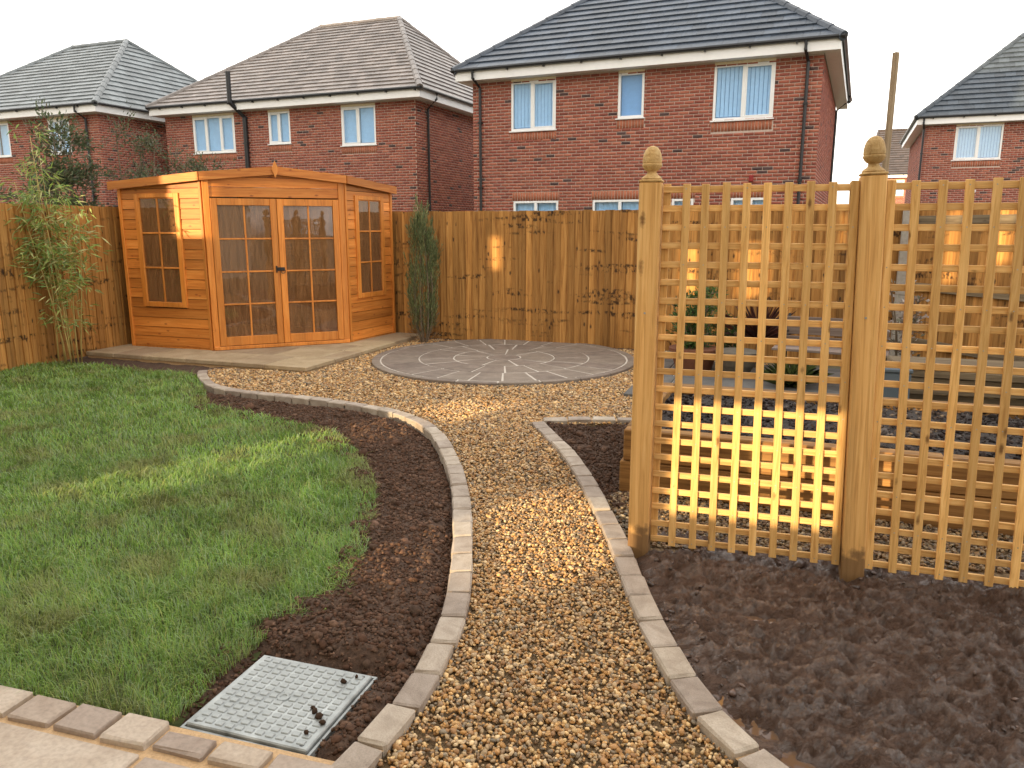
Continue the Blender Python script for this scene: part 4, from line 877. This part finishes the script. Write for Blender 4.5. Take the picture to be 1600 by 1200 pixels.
hr = house('brick_house', 'red brick house with steep dark slate roof beyond the lattice trellis', (14.92, 28.95), 23.4, 9.0, 4.6, 4.6, 4.2,
      [(.95,2.41,3.95,5.12,(.5,),'vertical'), (5,6.4,3.95,5.12,(.5,),'vertical'), (1.0,2.6,.9,2.1,(.5,),'curtain')], (.045,.058,.075), 'L', ((-.12,'down'),), 0, 8, 1.6)
mb = MB(); mb.lathe([(.05, -.05), (.06, 0), (.04, .05)], 12, (1.72, -.05, 2.86)); mb.build('outside_light', UPVC, hr)
house('brick_house', 'distant brown roofed house seen behind the tall timber pole', (27.0, 59.5), 23, 9, 4.5, .6, 3.6, [(1.0,2.2,3.9,5.0,(.5,),'curtain')], (.06,.045,.04), '', (), 0, 9)

# unseen walls added behind the camera: they shade the garden, openings shaped for sun patches
RENDER_ = plain('bounce_render', (.74, .66, .52), .9, 12, .08, .2)  # cream chosen so the unseen walls bounce light onto the garden
def rear_shade_wall(label, a, b, H, ops):
    t = thing('unseen_shade_wall', label, 'house', (*gw(a, -2.5), 0), -GT)
    mb = MB(); wallgrid(mb, b-a, H, [(o[0]-a, o[1]-a, o[2], o[3]) for o in ops], -.1, 0); mb.build('wall', RENDER_, t)
    mb = MB(); mb.box(-.1, b-a+.1, -.6, .25, H+.002, H+.1); mb.build('eaves', UPVC, t)
SUN_OPN = [(-6.72,-6.05,1.0,1.58), (-3.15,-2.36,1.28,1.86), (-4.3,-3.25,.96,1.2), (-6.78,-6.5,2.94,3.54), (-6.08,-5.64,2.9,3.6), (-4.9,-4.78,3.54,3.95), (-3.68,-3.44,3.08,3.9), (-3.12,-2.84,3.23,3.8)]  # openings shaped to throw the sun patches into the garden
rear_shade_wall('unseen cream wall of the garden house with openings shaped for sun patches', -8.0, 6.0, 11.4, SUN_OPN)
rear_shade_wall('added taller cream wall blocking sun beside the garden house, gaps shaped for sun patches', -17.5, -8.02, 13.2, [(-11.75,-11.15,3.25,4.1), (-9.42,-9.22,3.2,3.65)])
rear_shade_wall('added long cream wall blocking sun beside the taller wall', -46, -17.52, 13.4, [])

# ------------------------------------------------------------------ plants
def leaves(name, P, D, L, W, cols, m, parent, fold=.25, droop=.0):
    n = len(P); D = D/np.linalg.norm(D, axis=1)[:,None]; r = rng.normal(size=(n, 3)); s = np.cross(D, r); s /= np.linalg.norm(s, axis=1)[:,None]; nn = np.cross(s, D)
    V = np.zeros((n, 4, 3)); V[:,0] = P; V[:,1] = P+D*(L*.45)[:,None]+s*(W*.5)[:,None]+nn*(W*fold)[:,None]; V[:,3] = P+D*(L*.45)[:,None]-s*(W*.5)[:,None]+nn*(W*fold)[:,None]; V[:,2] = P+D*L[:,None]; V[:,2,2] -= droop*L
    F = (np.array([(0,1,2),(0,2,3)])[None]+4*np.arange(n)[:,None,None]).reshape(-1, 3)
    c = cols[rng.integers(0, len(cols), n)]*rng.uniform(.7, 1.3, (n, 1)); return npmesh(name, V.reshape(-1, 3), F, m, np.repeat(c, 4, 0), parent=parent, kind='stuff')
# bamboo
bm_ = thing('bamboo_plant', 'tall yellow green bamboo clump growing before the side fence', 'bamboo', (-5.25, 9.0, 0))
lp_, ld_ = [], []
for k, (x, y, lx, ly, h) in enumerate([(-.14,0,.02,.0,2.2), (-.05,-.02,-.30,-.05,2.1), (-.0,.05,-.18,.1,2.4), (.03,-.03,-.22,.02,1.9), (.10,.02,.0,.04,1.9), (.12,.06,.16,-.02,1.75), (-.09,.05,-.42,.1,1.9), (.0,0,-.1,-.08,2.6)]):
    pts = []
    for i in range(9):
        t = i/8; pts.append((x+lx*t**1.4+.02*math.sin(5*t+k), y+ly*t, h*t))
    mb = MB(); mb.tube(pts, [.0085*(1-.65*i/8) for i in range(9)], 6); mb.build('culm', CULM, bm_, smooth=True)
    for i in range(2, 9):
        p = np.array(pts[i]); nb = (9 if i < 7 else 5) if i > 3 else 2
        for b in range(nb):
            a = rng.uniform(0, 2*math.pi); d = np.array([math.cos(a), math.sin(a)*.8, rng.uniform(-.1, .7)]); L = rng.uniform(.1, .3)*(1.0 if i < 7 else .8)
            for j in range(int(rng.integers(5, 9))):
                q = p+d*L*rng.uniform(.3, 1.05)+rng.normal(0, .03, 3); lp_.append(q); ld_.append(d*.8+rng.normal(0, .45, 3)+np.array([0, 0, -.45]))
lp_ = np.array(lp_); ld_ = np.array(ld_)
leaves('foliage', lp_, ld_, rng.uniform(.07, .15, len(lp_)), rng.uniform(.012, .02, len(lp_)), np.array([(.28,.37,.09), (.36,.42,.12), (.22,.32,.08), (.46,.46,.2), (.17,.28,.09)]), LEAF, bm_, .15, .1)
# columnar juniper
ju = thing('columnar_juniper', 'slim columnar grey green juniper by the summerhouse corner', 'juniper', (-1.24, 10.75, 0))
mb = MB()
for k in range(7): a = k*.9; mb.tube([(.03*math.cos(a), .03*math.sin(a), -.02), (.11*math.cos(a), .11*math.sin(a), .25), (.13*math.cos(a), .13*math.sin(a), .8), (.05*math.cos(a), .05*math.sin(a), 1.6)], [.014, .012, .009, .004], 6)
mb.build('trunk', TWIG, ju)
lp2, ld2 = [], []
for k in range(120):
    z0 = rng.beta(1.1, 1.25)*1.55+.1; pr = np.interp(z0, [.1, .3, .6, .95, 1.4, 1.65], [.10, .16, .21, .17, .09, .04]); a = rng.uniform(0, 6.283); rr = pr*rng.uniform(.45, 1.0); L = rng.uniform(.22, .42)
    b0 = np.array([rr*math.cos(a), rr*math.sin(a), z0]); dv = np.array([math.cos(a)*.16, math.sin(a)*.16, 1.0])+rng.normal(0, .06, 3)
    m = 85; t = rng.uniform(0, 1, m); wdt = .055*(1-t)+.006; o_ = rng.normal(0, 1, (m, 3))*wdt[:,None]*np.array([.55, .55, .2]); lp2.append(b0+dv*L*t[:,None]+o_); ld2.append(dv*1.0+o_*6+rng.normal(0, .2, (m, 3)))
P = np.concatenate(lp2); Dd = np.concatenate(ld2); n = len(P)
leaves('crown', P, Dd, rng.uniform(.03, .085, n), rng.uniform(.005, .010, n), np.array([(.13,.175,.075), (.18,.22,.09), (.09,.13,.055), (.30,.32,.14), (.15,.17,.09)]), LEAF, ju, .1)
n = 500; z = rng.uniform(.02, .5, n); a = rng.uniform(0, 6.28, n); P = np.column_stack([rng.uniform(0, .2, n)*np.cos(a), rng.uniform(0, .2, n)*np.sin(a), z]); Dd = np.column_stack([np.cos(a), np.sin(a), np.full(n, .8)])
leaves('dead_foliage', P, Dd, rng.uniform(.05, .1, n), rng.uniform(.005, .009, n), np.array([(.22,.17,.11), (.16,.12,.08)]), LEAF, ju, .1)
# shrubs and trees
def shrub(name, label, cat, loc, h, spread, nl, cols, ll, lw, stems=6, zlo=.35, seed=1, group=None, up=.4, wood_=TWIG):
    t = thing(name, label, cat, (*loc, 0), group=group); r = random.Random(seed); mb = MB(); tips = []
    for k in range(stems):
        a = r.uniform(0, 6.28); rr = spread*r.uniform(.2, 1); pts = [Vector((0, 0, -.02))]
        top = Vector((rr*math.cos(a), rr*math.sin(a), h*r.uniform(.6, 1))); 
        for i in range(1, 6): q = top*(i/5); q.z = top.z*(i/5); q += Vector((r.gauss(0, .04), r.gauss(0, .04), 0))*h*.3; pts.append(q)
        mb.tube(pts, [.018*h*(1-i/5.6)*.6+.003 for i in range(6)], 6)
        for i in range(2, 6):
            for b in range(4):
                d = Vector((r.gauss(0, 1), r.gauss(0, 1), r.uniform(-.1, .9))).normalized()*r.uniform(.12, .34)*h*.45; e = pts[i]+d; mb.tube([pts[i], pts[i]+d*.5+Vector((0,0,.02)), e], [.006, .0045, .002], 5); tips += [(pts[i], e)]*2
    mb.build('trunk', wood_, t)
    idx = rng.integers(0, len(tips), nl); A_ = np.array([tips[i][0] for i in idx]); B_ = np.array([tips[i][1] for i in idx]); f = rng.uniform(.25, 1.1, (nl, 1)); P = A_+(B_-A_)*f+rng.normal(0, .045*h*.5, (nl, 3))
    ok = P[:,2] > zlo*h*.6; P = P[ok]; Dd = (B_-A_)[ok]; Dd = Dd/np.linalg.norm(Dd, axis=1)[:,None]+rng.normal(0, .6, (len(P), 3))+np.array([0, 0, up])
    leaves('crown', P, Dd, rng.uniform(.7, 1.3, len(P))*ll, rng.uniform(.7, 1.3, len(P))*lw, cols, LEAF, t); return t
DKG = np.array([(.055,.075,.03), (.075,.095,.042), (.04,.06,.028), (.10,.115,.06), (.09,.08,.05)])
shrub('evergreen_shrub', 'dark evergreen shrub behind the side fence beside the bamboo', 'shrub', (-6.45, 11.2), 2.85, .6, 7000, DKG*1.3, .075, .026, 8, .4, 2)
shrub('evergreen_shrub', 'sparse grey green shrub rising over the summerhouse roof corner', 'shrub', (-5.55, 12.6), 3.15, .85, 6000, DKG*1.3*np.array([1.15,1.05,1.15]), .06, .022, 8, .45, 5)
shrub('evergreen_shrub', 'dark leafy shrub behind the bamboo on its outer side', 'shrub', (-7.75, 10.9), 2.8, .65, 5000, DKG*1.3, .08, .028, 8, .4, 9)
shrub('twiggy_shrub', 'dry twiggy shrub against the side fence at the lawn corner', 'shrub', (-6.05, 8.45), 1.15, .25, 500, np.array([(.25,.2,.12), (.16,.14,.07), (.1,.11,.05)]), .05, .012, 9, .2, 12)
GRN = np.array([(.055,.11,.025), (.08,.15,.03), (.04,.085,.025), (.10,.17,.05)])
def pot(name, label, loc, prof, m):
    t = thing(name, label, 'pot', (*loc, .036)); mb = MB(); mb.lathe(prof, 24); mb.build('body', m, t, smooth=False); mb = MB(); mb.lathe([(prof[-1][0]-.025, prof[-1][1]-.03), (prof[-1][0]-.028, prof[-1][1]-.015)], 20); mb.build('compost', SOIL, t); return t
pot('plant_pot', 'wide terracotta trough pot under the green bush behind the trellis', (2.05, 8.55), [(.20, 0), (.26, .2), (.28, .2), (.28, .24), (.25, .24)], TERRA)
pot('plant_pot', 'squat stone bowl pot between the green bush and the red spiky plant', (2.42, 8.15), [(.12, 0), (.19, .12), (.22, .22), (.23, .26), (.20, .27)], POTG)
shrub('green_bush', 'bushy green plant in the terracotta pot behind the trellis', 'bush', (2.05, 8.55), .92, .3, 2200, GRN, .07, .018, 12, .3, 21)
shrub('green_bush', 'low green bush beside the fence left of the red spiky plant', 'bush', (2.45, 8.75), .62, .3, 1500, GRN*.8, .05, .016, 12, .15, 22)
cd = thing('cordyline', 'dark red spiky cordyline in front of the back fence', 'cordyline', (2.78, 8.6, 0))
mb = MB(); mb.tube([(0, 0, -.02), (.01, 0, .35)], [.03, .025], 8); mb.build('stem', TWIG, cd); n = 90; a = rng.uniform(0, 6.28, n); el_ = rng.uniform(.3, 1.4, n); Dd = np.column_stack([np.cos(a)*np.cos(el_), np.sin(a)*np.cos(el_), np.sin(el_)])
leaves('foliage', np.tile((.01, 0, .33), (n, 1)), Dd, rng.uniform(.4, .68, n), rng.uniform(.025, .035, n), np.array([(.07,.025,.02), (.11,.04,.028), (.05,.02,.018)]), LEAF, cd, .3, .12)
gt = thing('ornamental_grass', 'tufted ornamental grass at the foot of the bench', 'ornamental grass', (2.8, 7.55, .034)); n = 260; a = rng.uniform(0, 6.28, n); el_ = rng.uniform(.5, 1.4, n); Dd = np.column_stack([np.cos(a)*np.cos(el_), np.sin(a)*np.cos(el_), np.sin(el_)])
leaves('foliage', np.column_stack([rng.normal(0, .04, n), rng.normal(0, .04, n), np.zeros(n)]), Dd, rng.uniform(.25, .48, n), rng.uniform(.008, .012, n), np.array([(.10,.14,.04), (.16,.19,.06), (.07,.1,.03)]), LEAF, gt, .2, .3)
shrub('flowering_shrub', 'bare twiggy shrub with pale leaves beside the bench end', 'shrub', (4.05, 7.9), 1.15, .22, 320, np.array([(.42,.38,.36), (.2,.2,.15), (.32,.25,.22)]), .05, .03, 7, .3, 31)
# bench
bn = thing('garden_bench', 'slatted timber bench with black iron ends on the grey patio', 'bench', (3.25, 7.75, .034), -R(28))
for (y, z, a) in ((.20, .60, .25), (.175, .50, .25), (.15, .40, .25)):
    mb = MB(); mb.box(-.52, .52, y-.012, y+.012, z-.042, z+.042, .004); mb.build('back_slat', BENCHW, bn)
for y in (-.2, -.11, -.02, .07): mb = MB(); mb.box(-.54, .54, y-.038, y+.038, .33, .355, .004); mb.build('seat_slat', BENCHW, bn)
for sx in (-.45, .45):
    mb = MB(); mb.tube([(sx, -.22, 0), (sx, -.2, .2), (sx, -.22, .32)], .014, 8); mb.build('leg', IRON, bn); mb = MB(); mb.tube([(sx, .2, 0), (sx, .12, .2), (sx, .12, .32)], .014, 8); mb.build('leg', IRON, bn)
    mb = MB(); mb.tube([(sx, .13, .32), (sx, .19, .5), (sx, .235, .67)], .014, 8); mb.build('back_support', IRON, bn); mb = MB(); mb.tube([(sx, -.22, .32), (sx, -.24, .47), (sx, -.1, .50), (sx, .17, .49)], .013, 8); mb.build('armrest', IRON, bn); mb = MB(); mb.tube([(sx, -.22, .318), (sx, .14, .318)], .012, 8); mb.build('seat_rail', IRON, bn)
# stack of planks and storage box
for k in range(6):
    ly = k; t = thing('plank', ('bottom', 'second lowest', 'third lowest', 'third from top', 'second from top', 'topmost')[k]+' weathered plank of the stack before the railed fence', 'plank', (4.05+random.uniform(-.02, .02), 6.75+random.uniform(-.03, .03), .004+k*.072), -R(18+random.uniform(-3, 3)), 'stacked planks')
    mb = MB(); L = .62; mb.box(-L, L, -.17, .17, 0, .064, .006); mb.build('timber', PLANK, t); mb = MB(); mb.box(-L-.003, -L, -.165, .165, .004, .06); mb.build('sawn_end', PLANK, t)
bx_ = thing('storage_box', 'blue grey plastic storage box beside the stacked planks', 'box', (3.22, 6.45, 0), -R(20)); mb = MB(); mb.box(-.16, .16, -.12, .12, .002, .4, .012); mb.build('body', BLUEG, bx_); mb = MB(); mb.box(-.17, .17, -.13, .13, .402, .44, .01); mb.build('lid', BLUEG, bx_)
